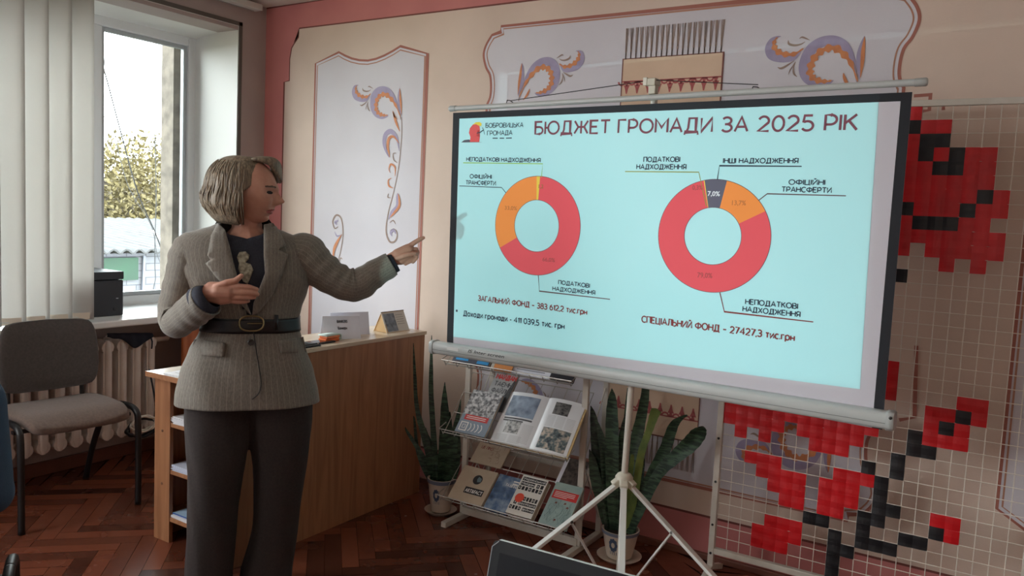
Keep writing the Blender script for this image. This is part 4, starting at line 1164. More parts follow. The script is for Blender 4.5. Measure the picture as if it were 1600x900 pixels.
# middle tier
gy = mat('grey_cover', (168, 168, 168), .45)
t, c, w, h = book(1, (752, 640), (786, 648), (772, 580), 'grey book with a red title behind the photo covered book', gy, .012, .001)
obj('title', c.text('МАЙДАН', (w*.10, h*.80), (w*.98, h*.80), h*.12, .0006, bold=.05), red_print, t)
mb = c.text('ТАЄМНІ', (w*.14, h*.62), (w*.94, h*.62), h*.11, .0006, bold=.02); c.text('ФАЙЛИ', (w*.14, h*.45), (w*.9, h*.45), h*.11, .0006, mb, bold=.02)
obj('subtitle', mb, mat('dark_grey_print', (78, 78, 80), .5), t)
obj('dark_edge', c.poly([(w, 0), (w, h*.96), (w*.96, h*.9), (w*.6, 0)], .0004), mat('dark_print', (56, 54, 54), .5), t)
obj('red_mark', c.rect(w*.1, h*.26, w*.3, h*.33, .0007), red_print, t)
t, c, w, h = book(1, (714, 681), (760, 692), (750, 615), 'photo covered book with a red band at the left of the middle tier', mat('blue_grey_cover', (136, 152, 168), .4), .02, .014)
obj('photo', c.rect(w*.0, h*.42, w, h, .0005), photo_mat('crowd_photo', (40, 42, 46), (206, 206, 206), 60, (130, 130, 132)), t)
obj('red_band', c.rect(w*.12, h*.30, w*.9, h*.42, .0009), red_print, t)
mb = MB()
for k in range(2): c.rect(w*.18, h*(.335+.04*k), w*.82, h*(.35+.04*k), .0012, mb)
obj('band_writing', mb, white_print, t)
mb = c.stroke([(w*.1, h*.06), (w*.32, h*.06), (w*.32, h*.24), (w*.1, h*.24)], h*.025, .0007, closed=True)
c.stroke([(w*.17, h*.11), (w*.26, h*.11), (w*.26, h*.19), (w*.17, h*.19)], h*.012, .0007, mb, closed=True)
for k in range(4): c.ring((w*(.30+.12*k), h*.15), h*.10, h*.12, -.9, .9, .0007, mb)
obj('emblem', mb, white_print, t)
# open book
s = TIERS[1]
a0, b0 = s.px(766, 690); a1, _ = s.px(884, 718); _, b1 = s.px(801, 613); am, _ = s.px(828, 703)
b0 = max(b0, .004)
t = thing('open_book', 'open book showing photographs and columns of text on the middle tier', 'book', s.at((a0+a1)/2, b0, .002), 'books on the wire rack')
def page(xa, xb, name, side):
    n = 12; mb = MB(); R = []
    for i in range(n+1):
        q = i/n; x = xa+(xb-xa)*q
        z = .006+.022*math.sin(PI*min(1, (q if side > 0 else 1-q)*1.0+.03))**.6*(1-.55*(q if side > 0 else 1-q))
        R.append([s.at(x, b0, z), s.at(x, b1, z), s.at(x, b1, .004), s.at(x, b0, .004)])
    mb.loft(R); return obj(name, mb, mat('glossy_page', (228, 230, 232), .35), t, smooth=True, ang=40)
obj('hard_cover', MB().obox(s.at((a0+a1)/2+.006, (b0+b1)/2, .002), (s.u*((a1-a0)/2+.004), s.v*((b1-b0)/2+.003), s.n*.002)), mat('tan_board', (186, 160, 112), .6), t)
page(a0, am, 'left_page', -1); page(am, a1, 'right_page', 1)
def curved(side, fx0, fy0, fx1, fy1, name, m):
    xa, xb = (a0, am) if side < 0 else (am, a1); n = 8; R = []
    for i in range(n+1):
        q = fx0+(fx1-fx0)*i/n; x = xa+(xb-xa)*q
        z = .0068+.022*math.sin(PI*min(1, (q if side > 0 else 1-q)*1.0+.03))**.6*(1-.55*(q if side > 0 else 1-q))
        R.append([s.at(x, b0+(b1-b0)*fy0, z), s.at(x, b0+(b1-b0)*fy1, z)])
    return obj(name, MB().loft(R, closed=False), m, t)
curved(-1, .10, .52, .84, .93, 'photo', photo_mat('sea_photo', (52, 66, 88), (150, 166, 186), 18))
curved(-1, .24, .20, .62, .43, 'photo', photo_mat('street_photo', (44, 46, 50), (206, 206, 204), 55))
curved(1, .26, .70, .68, .93, 'photo', photo_mat('group_photo', (26, 28, 32), (128, 126, 122), 70))
curved(1, .18, .05, .92, .44, 'photo', photo_mat('people_photo', (30, 36, 46), (196, 180, 164), 50, (96, 110, 112)))
for k in range(2): curved(-1, .12, .465-.045*k, .84-.2*k, .495-.045*k, 'caption', mat('dark_grey_print', (0, 0, 0)))
for side, cols, rows in ((-1, ((.08, .22), (.68, .92)), (.06, .42)), (-1, ((.1, .4), (.45, .75)), (.03, .17)), (1, ((.18, .40), (.44, .66), (.70, .92)), (.47, .67))):
    for x0_, x1_ in cols:
        q = rows[0]
        while q < rows[1]:
            curved(side, x0_, q, x1_, q+.007, 'print_line', mat('pale_print', (188, 188, 188), .6)); q += .024
# lower tier
kr = mat('kraft_cover', (192, 176, 154), .75, c2=(184, 166, 144), scale=20)
t, c, w, h = book(2, (735, 722), (783, 734), (742, 690), 'kraft booklet with a line maze behind the kraft book', kr, .008, .001)
obj('title', c.text('ЦЕ ПРО', (w*.14, h*.74), (w*.50, h*.71), h*.13, .0006, bold=.02), mat('dark_red_print', (132, 56, 52), .6), t)
mb = MB(); rnd = random.Random(11)
for k in range(16):
    x = rnd.uniform(.5, .85)*w; y = rnd.uniform(.1, .85)*h; l = rnd.uniform(.08, .22)
    if k % 2: c.stroke([(x, y), (x+l*w*.6, y), (x+l*w*.6, y+l*h)], .0012, .0006, mb)
    else: c.stroke([(x, y), (x, y+l*h), (x-l*w*.6, y+l*h)], .0012, .0006, mb)
obj('maze_lines', mb, mat('brown_print', (126, 104, 84), .6), t)
t, c, w, h = book(2, (700, 786), (752, 802), (731, 731), 'kraft book marked ART FACT at the left of the lower tier', kr, .014, .012)
mb = c.rect(w*.34, h*.24, w*.88, h*.42, .0006)
obj('title_block', mb, black_print, t)
obj('title', c.text('ART&FACT', (w*.37, h*.275), (w*.86, h*.275), h*.10, .001, bold=.03), white_print, t)
obj('round_emblem', c.disc((w*.56, h*.67), w*.13, .0006), black_print, t)
obj('face_print', c.poly([(w*.57, h*.60), (w*.67, h*.62), (w*.66, h*.72), (w*.56, h*.76), (w*.54, h*.68)], .001), mat('teal_grey_print', (104, 128, 136), .5), t)
t, c, w, h = book(2, (753, 803), (789, 811), (783, 743), 'blue painted cover book second on the lower tier', photo_mat('blue_painting', (48, 68, 92), (146, 164, 184), 22, (84, 112, 148)), .012, .004)
obj('title', c.text('ТА ВІЙНА', (w*.45, h*.72), (w*.98, h*.70), h*.07, .0006, bold=.02), white_print, t)
mb = c.rect(w*.72, h*.86, w*.98, h*.90, .0006); c.rect(w*.72, h*.78, w*.95, h*.83, .0006, mb); obj('author_line', mb, white_print, t)
t, c, w, h = book(2, (791, 813), (831, 824), (815, 747), 'white book with black letter tiles and a red dot', mat('off_white_cover', (226, 224, 216), .5), .034, .004)
def tileline(y, hh, x0_, x1_, body=None, n=0):
    mb = MB()
    if body: c.rect(w*x0_, h*y, w*x1_, h*(y+hh), .0006, mb)
    for k in range(n):
        wt = (x1_-x0_)/n; c.rect(w*(x0_+wt*k), h*y, w*(x0_+wt*(k+.72)), h*(y+hh), .0006, mb)
    obj('letter_tile', mb, black_print, t)
    if body: obj('title_word', c.text(body, (w*(x0_+.03), h*(y+.025)), (w*(x1_-.03), h*(y+.025)), h*hh*.55, .001, bold=.03), white_print, t)
    else:
        mb = MB()
        for k in range(0, n, 3):
            wt = (x1_-x0_)/n; c.rect(w*(x0_+wt*(k+.25)), h*(y+hh*.3), w*(x0_+wt*(k+.46)), h*(y+hh*.7), .001, mb)
        obj('letter', mb, white_print, t)
tileline(.865, .095, .06, .96, 'Український'); tileline(.745, .095, .06, .60, 'Майдан'); tileline(.745, .095, .68, .98, n=2)
tileline(.625, .095, .04, .98, n=7); tileline(.375, .10, .42, .98, n=5); tileline(.255, .09, .30, .98, 'російська'); tileline(.255, .09, .12, .28, n=1)
tileline(.125, .09, .04, .50, n=4); tileline(.125, .09, .54, .98, 'війна')
obj('red_dot', c.disc((w*.26, h*.42), w*.17, .0014), mat('orange_red_print', (232, 84, 58), .5), t)
t, c, w, h = book(2, (868, 757), (904, 766), (884, 716), 'dark photo book behind the teal book on the lower tier', mat('white_cover', (0, 0, 0)), .01, .001)
obj('photo', c.rect(w*.16, 0, w, h, .0005), photo_mat('dark_crowd_photo', (26, 24, 26), (96, 84, 76), 50), t)
t, c, w, h = book(2, (842, 825), (885, 837), (866, 756), 'pale teal book with a red label at the right of the lower tier', mat('pale_teal_cover', (160, 182, 176), .45, c2=(142, 166, 164), scale=14), .016, .012)
obj('red_label', c.rect(w*.06, h*.62, w*.96, h*.82, .0006), red_print, t)
mb = MB()
for k in range(4): c.rect(w*.12, h*(.66+.037*k), w*(.85 if k else .6), h*(.672+.037*k), .001, mb)
obj('label_writing', mb, white_print, t)
mb = MB(); rnd = random.Random(4)
for k in range(60):
    x, y = rnd.uniform(.1, .9)*w, rnd.uniform(.03, .5)*h; c.stroke([(x, y), (x+rnd.uniform(-.01, .01), y+rnd.uniform(.01, .03))], .0012, .0006, mb)
obj('reed_lines', mb, mat('dark_teal_print', (92, 120, 116), .5), t)
mb = MB()
for x, y in ((.5, .12), (.3, .5), (.62, .52), (.75, .44)): c.poly([(w*x-.006, h*y), (w*x+.006, h*y+.002), (w*x+.004, h*y+.01), (w*x-.003, h*y+.009)], .0009, mb)
obj('bird_figure', mb, mat('brown_red_print', (126, 76, 66), .5), t)

# ------------------------------------------------------------------ projection screen
S_BL, S_TL, S_TR = V((1.880, -.587, .914)), V((1.888, -.611, 1.876)), V((3.644, -.736, 1.869))
SW, SH = (S_TR-S_TL).length, (S_TL-S_BL).length
scr = Sheet(S_BL, S_TR-S_TL, S_TL-S_BL)
scr.v = (scr.v - scr.u*scr.v.dot(scr.u)).normalized(); scr.n = scr.u.cross(scr.v).normalized()
hub = ony(975, 750, -.615)
ps = thing('projection_screen', 'portable tripod projection screen showing a budget slide', 'screen', (hub.x, hub.y, 0))
fabric_w = mat('white_screen_fabric', (198, 195, 203), .85, bump=.05, bscale=500)
fabric_b = mat('black_screen_border', (30, 32, 38), .85)
obj('fabric', MB().obox(scr.at(SW/2, SH/2-.025, -.0006), (scr.u*SW/2, scr.v*(SH/2+.025), scr.n*.0006)), fabric_w, ps)
mb = scr.rect(0, -.05, .036, SH, .0004); scr.rect(1.731, -.05, SW, SH, .0004, mb); scr.rect(.036, .937, 1.731, SH, .0004, mb)
obj('black_border', mb, fabric_b, ps)
# slide painted on the fabric: its colours stand in for projected light
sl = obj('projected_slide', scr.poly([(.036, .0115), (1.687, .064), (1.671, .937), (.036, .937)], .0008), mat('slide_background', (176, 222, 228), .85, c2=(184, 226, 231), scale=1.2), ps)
S_ = scr.px
ML = lambda n, c: mat('slide_'+n, c, .85)
navy = ML('dark_text', (52, 62, 78)); maroon = ML('maroon_text', (128, 50, 52)); plum = ML('title_text', (122, 66, 80))
def T(body, p0, p1, hpx, m, name, bold=.012, h=.0018, shear=0):
    a, b = S_(*p0), S_(*p1); mx, my = (p0[0]+p1[0])/2, (p0[1]+p1[1])/2
    hh = abs(S_(mx, my-hpx)[1]-S_(mx, my)[1])
    return obj(name, scr.text(body, a, b, hh, h, bold=bold, shear=shear), m, sl)
def L(pts, wpx, m, name='leader_line', h=.0014):
    k = abs(S_(pts[0][0], pts[0][1]-10)[1]-S_(*pts[0])[1])/10
    return obj(name, scr.stroke([S_(*p) for p in pts], wpx*k, h), m, sl)
T('БЮДЖЕТ ГРОМАДИ ЗА 2025 РІК', (836.5, 209.5), (1338, 203), 21.5, plum, 'slide_title', .014)
T('БОБРОВИЦЬКА', (759.4, 199.5), (817.6, 198.5), 6.8, navy, 'logo_name'); T('ГРОМАДА', (761.6, 211.5), (800.5, 210.5), 6.8, navy, 'logo_name')
L([(770, 216), (778, 216)], 1.6, navy, 'logo_tagline'); L([(781, 216), (788, 216)], 1.6, navy, 'logo_tagline'); L([(791, 216), (800, 215.6)], 1.6, navy, 'logo_tagline')
cp = lambda pts: [S_(690+x/4.093, 130+y/4.093) for x, y in pts]
obj('logo_figure', scr.poly(cp([(182, 376), (186, 345), (176, 318), (182, 288), (200, 266), (226, 262), (244, 274), (246, 296), (228, 308), (232, 326), (226, 338), (246, 346), (242, 376)]), .0014), ML('logo_red', (214, 84, 84)), sl)
obj('logo_hair', scr.poly(cp([(200, 266), (220, 250), (244, 248), (258, 258), (254, 276), (240, 272), (222, 262)]), .0018), ML('logo_yellow', (222, 196, 70)), sl)
mb = scr.stroke(cp([(226, 320), (246, 316), (268, 300)]), .004, .0018); scr.stroke(cp([(262, 284), (270, 300), (276, 328)]), .002, .0018, mb)
obj('logo_arm', mb, navy, sl)
obj('logo_mound', scr.poly(cp([(126, 379), (146, 364), (176, 360), (200, 372), (262, 378)]), .0012), ML('logo_grey', (82, 80, 92)), sl)
RED, ORG, YEL, GRY = ML('red', (226, 82, 92)), ML('orange', (240, 140, 66)), ML('yellow', (232, 196, 74)), ML('grey', (96, 92, 108))
def donut(lx, rx, ty, by, il, ir, cx, cy, segs):
    l, r, tp, bt = S_(lx, cy), S_(rx, cy), S_(cx, ty), S_(cx, by); i0, i1 = S_(il, cy), S_(ir, cy)
    C = ((l[0]+r[0])/2, (tp[1]+bt[1])/2); R = (r[0]-l[0])/2; sy = (tp[1]-bt[1])/2/R; r0 = (i1[0]-i0[0])/2
    for a, b, m, n in segs: obj(n, scr.ring(C, r0, R, math.radians(a), math.radians(b), .0012, sy=sy), m, sl)
    mb = scr.ring(C, R, R+.0018, 0, 2*PI, .0013, sy=sy); scr.ring(C, r0-.0018, r0, 0, 2*PI, .0013, mb, sy=sy)
    obj('chart_outline', mb, ML('outline', (96, 70, 80)), sl)
donut(774.5, 907, 275.5, 430, 804, 874, 841, 352, [(-150, 87.5, RED, 'chart_segment'), (92, 210, ORG, 'chart_segment'), (87.5, 92, YEL, 'chart_segment')])
donut(1029.2, 1204.8, 280.5, 457, 1069, 1159, 1117, 368, [(-257.5, 28.5, RED, 'chart_segment'), (28.5, 78.7, ORG, 'chart_segment'), (78.7, 101.5, GRY, 'chart_segment'), (101.5, 102.5, YEL, 'chart_segment')])
T('НЕПОДАТКОВІ НАДХОДЖЕННЯ', (729.4, 251.5), (844.5, 253.5), 5.8, navy, 'chart_label', .03); L([(724, 254.4), (848.4, 256), (846.2, 277)], 1.2, ML('lime', (150, 190, 60)))
T('ОФІЦІЙНІ', (734.7, 278.4), (768.2, 279.2), 6, navy, 'chart_label', .03); T('ТРАНСФЕРТИ', (728.4, 288), (774.8, 289.6), 6, navy, 'chart_label', .03); L([(718, 290.5), (784, 293), (791, 301.5)], 1.1, navy)
T('ПОДАТКОВІ', (872.9, 443.8), (921.5, 449.4), 6, navy, 'chart_label', .03); T('НАДХОДЖЕННЯ', (863.9, 453.5), (929.9, 460.4), 6, navy, 'chart_label', .03); L([(841.4, 430), (843, 454.8), (953.4, 467.6)], 1.2, ML('brown', (96, 64, 70)))
T('ЗАГАЛЬНИЙ ФОНД – 383 612,2 тис.грн', (747.5, 469.4), (917, 491.5), 8, maroon, 'fund_total', .03)
T('Доходи громади - 411 039,5 тис. грн', (724.5, 493), (881.8, 513.8), 8, ML('navy_bold', (36, 44, 66)), 'income_line', .025)
obj('bullet', scr.rect(*S_(712.6, 487), *S_(715.4, 484), .0016), navy, sl)
T('ПОДАТКОВІ', (1006, 252.8), (1062.4, 252.6), 7.2, navy, 'chart_label', .03); T('НАДХОДЖЕННЯ', (995, 264), (1072, 264.4), 7.2, navy, 'chart_label', .03); L([(977, 268), (1092, 269), (1104, 322)], 1.4, ML('olive', (150, 150, 60)))
T('ІНШІ НАДХОДЖЕННЯ', (1130.4, 254.6), (1246.8, 255), 7.4, navy, 'chart_label', .03); L([(1121, 281), (1124.4, 259), (1252.8, 260)], 1.6, navy)
T('ОФІЦІЙНІ', (1232.8, 288.2), (1288.8, 288.8), 7.6, navy, 'chart_label', .03); T('ТРАНСФЕРТИ', (1221.6, 299.4), (1299, 301.2), 7.6, navy, 'chart_label', .03); L([(1186, 312.8), (1199, 302.8), (1322, 306)], 1.5, ML('brown', (96, 64, 70)))
T('НЕПОДАТКОВІ', (1165, 474.8), (1246.4, 482.4), 7.8, navy, 'chart_label', .03); T('НАДХОДЖЕННЯ', (1160.8, 486), (1250, 495.2), 7.8, navy, 'chart_label', .03); L([(1125, 457), (1132, 487), (1271, 503)], 1.6, maroon)
T('СПЕЦІАЛЬНИЙ ФОНД – 27427,3 тис.грн', (1003, 503), (1241, 532.5), 10, maroon, 'fund_total', .03)
faint = ML('faint_text', (170, 74, 74))
T('33,0%', (789, 327.5), (808, 328.5), 6, ML('faint_orange', (190, 110, 60)), 'percentage'); T('66,0%', (848, 408), (867, 409.5), 6, faint, 'percentage'); T('1,2', (842, 294), (849, 294.3), 6, ML('faint_olive', (150, 110, 50)), 'percentage')
T('0,3%', (1082, 296.5), (1098, 296.5), 7, faint, 'percentage'); T('7,0%', (1106, 306), (1124.8, 306.4), 7.4, ML('white_text', (226, 226, 232)), 'percentage', .03)
T('13,7%', (1144, 320.4), (1165.5, 320.8), 7.4, ML('faint_orange', (0, 0, 0)), 'percentage'); T('79,0%', (1090, 433.4), (1113, 434.6), 8, faint, 'percentage')
# case at the bottom, top bar, pole, tripod
def rounded_profile(c, a, b, k=18, e=.55):
    return [c + a*math.copysign(abs(math.cos(2*PI*j/k))**e, math.cos(2*PI*j/k)) + b*math.copysign(abs(math.sin(2*PI*j/k))**e, math.sin(2*PI*j/k)) for j in range(k)]
cA, cB = scr.at(-.058, -.044, .012), scr.at(1.782, -.014, .012)
cd = (cB-cA).normalized(); cup = scr.n.cross(cd).normalized()
mb = MB(); mb.loft([rounded_profile(cA+(cB-cA)*q, scr.n*.026, cup*.0275) for q in (0, 1)])
case = obj('screen_case', mb, mat('silver_grey_case', (176, 180, 178), .35), ps, smooth=True, ang=30)
obj('case_groove', MB().bar(cA+scr.n*.0255-cup*.006, cB+scr.n*.0255-cup*.006, .002, .003, scr.n), mat('case_shadow_line', (120, 124, 122), .5), case)
for q, e_ in ((cA-cd*.008, 1), (cB+cd*.008, -1)):
    mb = MB(); mb.loft([rounded_profile(q+cd*x*e_, scr.n*.029*f_, cup*.031*f_) for x, f_ in ((-.006, .9), (0, 1), (.014, 1), (.016, .98))])
    obj('end_cap', mb, mat('grey_end_cap', (168, 172, 170), .4), case, smooth=True, ang=30)
mb = MB(); mb.lathe([(.005, 0), (.005, .003), (.002, .004)], cB+cd*.006+scr.n*.029+cup*.014, 12, scr.n); obj('cap_screw', mb, dark_metal, case)
ls = Sheet(cA+scr.n*.0268+cup*.004, cd, cup)
lt = ls.px(731, 541)[0], ls.px(788, 552)[0]
obj('brand_lettering', ls.text('IS Inter screen', (lt[0], .001), (lt[1], .001), .0135, .0002, shear=.35, bold=.01), black_print, case)
obj('warning_label', ls.rect(ls.px(698, 535)[0], -.002, ls.px(716, 540)[0], .012, .0002), mat('shiny_label', (226, 228, 226), .2), case)
bA, bB = scr.at(-.012, .979, .004), scr.at(1.795, .989, .004)
tb = obj('top_bar', MB().tube([bA, bB], .0105, 16), mat('silver_grey_case', (0, 0, 0)), ps, smooth=True)
for p, d in ((bA, -1), (bB, 1)): obj('bar_cap', MB().lathe([(.012, -.03), (.0125, 0), (.010, .004), (.0, .005)], p, 16, cd*d), mat('grey_end_cap', (0, 0, 0)), tb, smooth=True)
ptop = scr.at(.914, 1.03, -.035); pbot = V((hub.x, hub.y, hub.z))
obj('pole', MB().tube([pbot, V((ptop.x, ptop.y+.0, ptop.z))], .0125, 16), white_metal, ps, smooth=True)
hk = obj('top_bracket', MB().obox(scr.at(.914, 1.038, -.012), (scr.u*.021, scr.v*.013, scr.n*.022)).obox(scr.at(.92, 1.012, -.008), (scr.u*.014, scr.v*.016, scr.n*.012)), mat('beige_plastic', (186, 184, 166), .45), ps, bevel=.003)
obj('bracket_clip', MB().obox(scr.at(.896, 1.04, .006), (scr.u*.008, scr.v*.014, scr.n*.006)), mat('pale_clip', (206, 206, 192), .4), hk, bevel=.002)
mb = MB(); mb.tube([scr.at(.30, 1.0, 0), scr.at(.895, 1.042, .004)], .0016, 6); mb.tube([scr.at(.93, 1.044, .0), scr.at(1.30, 1.008, .0)], .0016, 6)
obj('hanging_wire', mb, dark_metal, ps)
mb = MB()
for u_ in (.30, 1.30): mb.tube([scr.at(u_-.02, .99, .002), scr.at(u_-.015, 1.002, .004), scr.at(u_+.0, 1.0, .004), scr.at(u_+.015, .99, .002)], .002, 6)
obj('wire_hook', mb, dark_metal, ps)
obj('case_clamp', MB().obox(V((hub.x+.0, hub.y+.004, .862)), ((.026, 0, 0), (0, .02, 0), (0, 0, .012))), mat('grey_end_cap', (0, 0, 0)), ps, bevel=.003)
hb = obj('tripod_hub', MB().lathe([(.016, .03), (.026, .024), (.034, .012), (.034, -.014), (.026, -.022), (.014, -.024)], hub, 24), mat('ivory_plastic', (206, 202, 186), .4), ps, smooth=True)
def leg_dir(px, py, guess):
    best = None
    for k in range(360):
        a = 2*PI*k/360; R_ = .74
        top = hub+V((.026*math.cos(a), .026*math.sin(a), -.012)); ft = V((hub.x+R_*math.cos(a), hub.y+R_*math.sin(a), .008))
        if abs((a-guess+PI) % (2*PI)-PI) > 1.0: continue
        for i in range(1, 60):
            x, y = proj(top+(ft-top)*i/60); e = math.hypot(x-px, y-py)
            if best is None or e < best[0]: best = (e, a, top, ft)
    return best
toc = math.atan2(CAM.y-hub.y, CAM.x-hub.x)
for px_, py_, g in ((862, 857, toc-2.0), (972, 880, toc), (1112, 903, toc+2.0)):
    e, a, top, ft = leg_dir(px_, py_, g)
    lg = obj('tripod_leg', MB().bar(top, ft, .024, .013), mat('white_leg_paint', (212, 212, 208), .3), ps, bevel=.002)
    obj('rubber_foot', MB().bar(ft-(ft-top).normalized()*.03, ft, .028, .017), black_plastic, lg, bevel=.003)
    m_ = top+(ft-top)*.27; low = V((hub.x+.02*math.cos(a), hub.y+.02*math.sin(a), .03))
    obj('tripod_brace', MB().bar(m_, low, .016, .008), mat('white_leg_paint', (0, 0, 0)), ps, bevel=.0015)
    obj('pivot', MB().lathe([(.006, -.012), (.006, .012)], m_, 10, V((-math.sin(a), math.cos(a), 0))), dark_metal, ps)
    obj('hub_lug', MB().bar(hub+V((.02*math.cos(a), .02*math.sin(a), .0)), hub+V((.045*math.cos(a), .045*math.sin(a), -.016)), .03, .026), mat('ivory_plastic', (0, 0, 0)), hb, bevel=.004)
obj('lower_pole', MB().tube([hub, V((hub.x, hub.y, .02))], .009, 12), white_metal, ps, smooth=True)
obj('pole_collar', MB().lathe([(.018, .015), (.02, .0), (.018, -.015)], (hub.x, hub.y, .035), 14), mat('ivory_plastic', (0, 0, 0)), ps)

# ------------------------------------------------------------------ mesh panel with ribbons
MY = -.20
ms = Sheet((0, MY, 0), (1, 0, 0), (0, 0, 1))
mL = ms.px(1112, 858); mTop = ms.px(1500, 160)[1]
gx, gz = mL[0]+.012, mL[1]+.010
# pitch from wires read off the photo
cell = .0476
def mesh_panel():
    t = thing('mesh_panel', 'white wire mesh panel woven with red and black ribbons', 'panel', (gx+.5, MY, 0))
    nc, nr = 22, int((mTop-gz)/cell)
    x1 = gx+nc*cell; z1 = gz+nr*cell
    for x in (gx-.012, x1+.012):
        obj('post', MB().bar((x, MY, .05), (x, MY, z1+.02), .024, .024, (0, 1, 0)), white_metal, t, bevel=.002)
        mb = MB(); mb.bar((x, MY, .06), (x, MY-.16, .012), .022, .022); mb.bar((x, MY, .06), (x, MY+.14, .012), .022, .022)
        obj('foot', mb, white_metal, t, bevel=.002)
    obj('bottom_rail', MB().bar((gx, MY, gz-.012), (x1, MY, gz-.012), .024, .024), white_metal, t, bevel=.002)
    obj('top_rail', MB().bar((gx, MY, z1+.010), (x1, MY, z1+.010), .022, .022), white_metal, t, bevel=.002)
    mb = MB()
    for k in range(1, nc): mb.tube([(gx+k*cell, MY+.0018, gz), (gx+k*cell, MY+.0018, z1)], .0016, 6)
    for k in range(1, nr): mb.tube([(gx, MY-.0018, gz+k*cell), (x1, MY-.0018, gz+k*cell)], .0016, 6)
    obj('wire_mesh', mb, mat('white_wire', (214, 208, 196), .35), t, smooth=True)
    mb = MB()
    for zz in (.12, .24, .42, .6, 1.1): mb.lathe([(.005, 0), (.005, .003)], (gx-.012, MY-.012, zz), 10, (0, -1, 0)); mb.lathe([(.005, 0), (.005, .003)], (x1+.012, MY-.012, zz), 10, (0, -1, 0))
    obj('bolt', mb, dark_metal, t)
    return t
mp_ = mesh_panel()
redr = mat('red_satin_ribbon', (206, 16, 26), .42, c2=(190, 12, 22), scale=10, bump=.2, bscale=30)
blkr = mat('black_satin_ribbon', (18, 19, 24), .4, bump=.2, bscale=30)
A7 = lambda x, y: (1100+x/2.5, 540+y/2.5)
A8 = lambda x, y: (1340+x/2.093, 130+y/2.093)
RB = [('r', A7, 75, 240, 690, 345), ('r', A7, 75, 282, 308, 322), ('r', A7, 360, 328, 632, 375), ('r', A7, 107, 328, 157, 338), ('r', A7, 205, 350, 255, 358), ('r', A7, 408, 385, 570, 412),
      ('r', A7, 150, 425, 298, 455), ('r', A7, 195, 486, 397, 515), ('r', A7, 240, 540, 392, 562), ('r', A7, 288, 592, 388, 616),
      ('r', A7, 510, 500, 672, 530), ('r', A7, 447, 540, 612, 572), ('r', A7, 443, 590, 608, 618), ('r', A7, 440, 636, 550, 655),
      ('b', A7, 622, 472, 680, 482), ('b', A7, 742, 448, 800, 458), ('b', A7, 739, 497, 797, 507), ('b', A7, 808, 352, 868, 362), ('b', A7, 806, 400, 925, 422),
      ('b', A7, 673, 538, 732, 546), ('b', A7, 669, 588, 728, 597), ('b', A7, 667, 634, 782, 655), ('b', A7, 386, 668, 492, 692), ('b', A7, 606, 674, 720, 695),
      ('b', A7, 602, 724, 657, 735), ('b', A7, 599, 772, 770, 806), ('b', A7, 487, 742, 542, 753), ('b', A7, 485, 790, 595, 814), ('b', A7, 484, 842, 537, 853), ('b', A7, 482, 888, 535, 898),
      ('b', A7, 777, 762, 890, 788), ('b', A7, 897, 738, 962, 750), ('r', A7, 900, 690, 1025, 710), ('r', A7, 964, 748, 1020, 762),
      ('r', A7, 231, 680, 382, 712), ('r', A7, 179, 716, 382, 756), ('r', A7, 179, 766, 327, 796),
      ('r', A7, 1008, 222, 1133, 236), ('r', A7, 877, 256, 1003, 272), ('b', A7, 1007, 280, 1068, 290), ('r', A7, 1070, 290, 1124, 296), ('r', A7, 875, 304, 940, 316), ('b', A7, 942, 322, 1002, 332), ('r', A7, 1004, 332, 1060, 342), ('r', A7, 872, 358, 1058, 392),
      ('r', A7, 715, 80, 775, 86), ('r', A7, 712, 132, 772, 138), ('r', A7, 710, 180, 770, 190),
      ('r', A8, 140, 80, 225, 84), ('b', A8, 140, 127, 225, 129), ('r', A8, 226, 126, 328, 128), ('r', A8, 140, 172, 222, 173), ('b', A8, 222, 172, 322, 174),
      ('r', A8, 140, 216, 215, 218), ('b', A8, 216, 217, 270, 218), ('r', A8, 270, 217, 320, 218), ('b', A8, 320, 217, 372, 218), ('r', A8, 372, 216, 482, 219),
      ('r', A8, 140, 263, 265, 265), ('b', A8, 265, 264, 368, 266), ('r', A8, 368, 263, 478, 265), ('r', A8, 130, 310, 474, 314), ('r', A8, 130, 356, 415, 360), ('b', A8, 416, 360, 470, 362), ('r', A8, 470, 361, 518, 363),
      ('b', A8, 147, 400, 200, 402), ('r', A8, 200, 402, 355, 405), ('b', A8, 355, 405, 410, 407), ('r', A8, 410, 407, 515, 410), ('r', A8, 130, 445, 193, 447), ('b', A8, 193, 447, 350, 451), ('r', A8, 350, 452, 458, 455),
      ('r', A8, 130, 492, 503, 505), ('r', A8, 130, 535, 183, 537), ('r', A8, 235, 538, 500, 552), ('r', A8, 280, 585, 332, 590), ('r', A8, 387, 591, 441, 597), ('b', A8, 120, 620, 173, 625)]
for col, F, xa, ya, xb, yb in RB:
    pa, pb = ms.px(*F(xa, ya)), ms.px(*F(xb, yb))
    c0 = round((pa[0]-gx)/cell); c1 = round((pb[0]-gx)/cell); r0 = round(((pa[1]+pb[1])/2-gz)/cell-.5)
    if c1 <= c0: c1 = c0+1
    mb = MB(); R = []; n = max(2, (c1-c0)*4)
    for i in range(n+1):
        x = gx+(c0+(c1-c0)*i/n)*cell
        dy = -.0042-.0022*abs(math.sin(PI*i/4))-.0012*math.sin(x*37+r0)
        R.append([(x, MY+dy-.0006*math.sin(j*1.6+x*11), gz+(r0+.0+1.0*j/4)*cell) for j in range(5)])
    mb.loft(R, closed=False)
    obj('red_ribbon' if col == 'r' else 'black_ribbon', mb, redr if col == 'r' else blkr, mp_, solid=.0006)

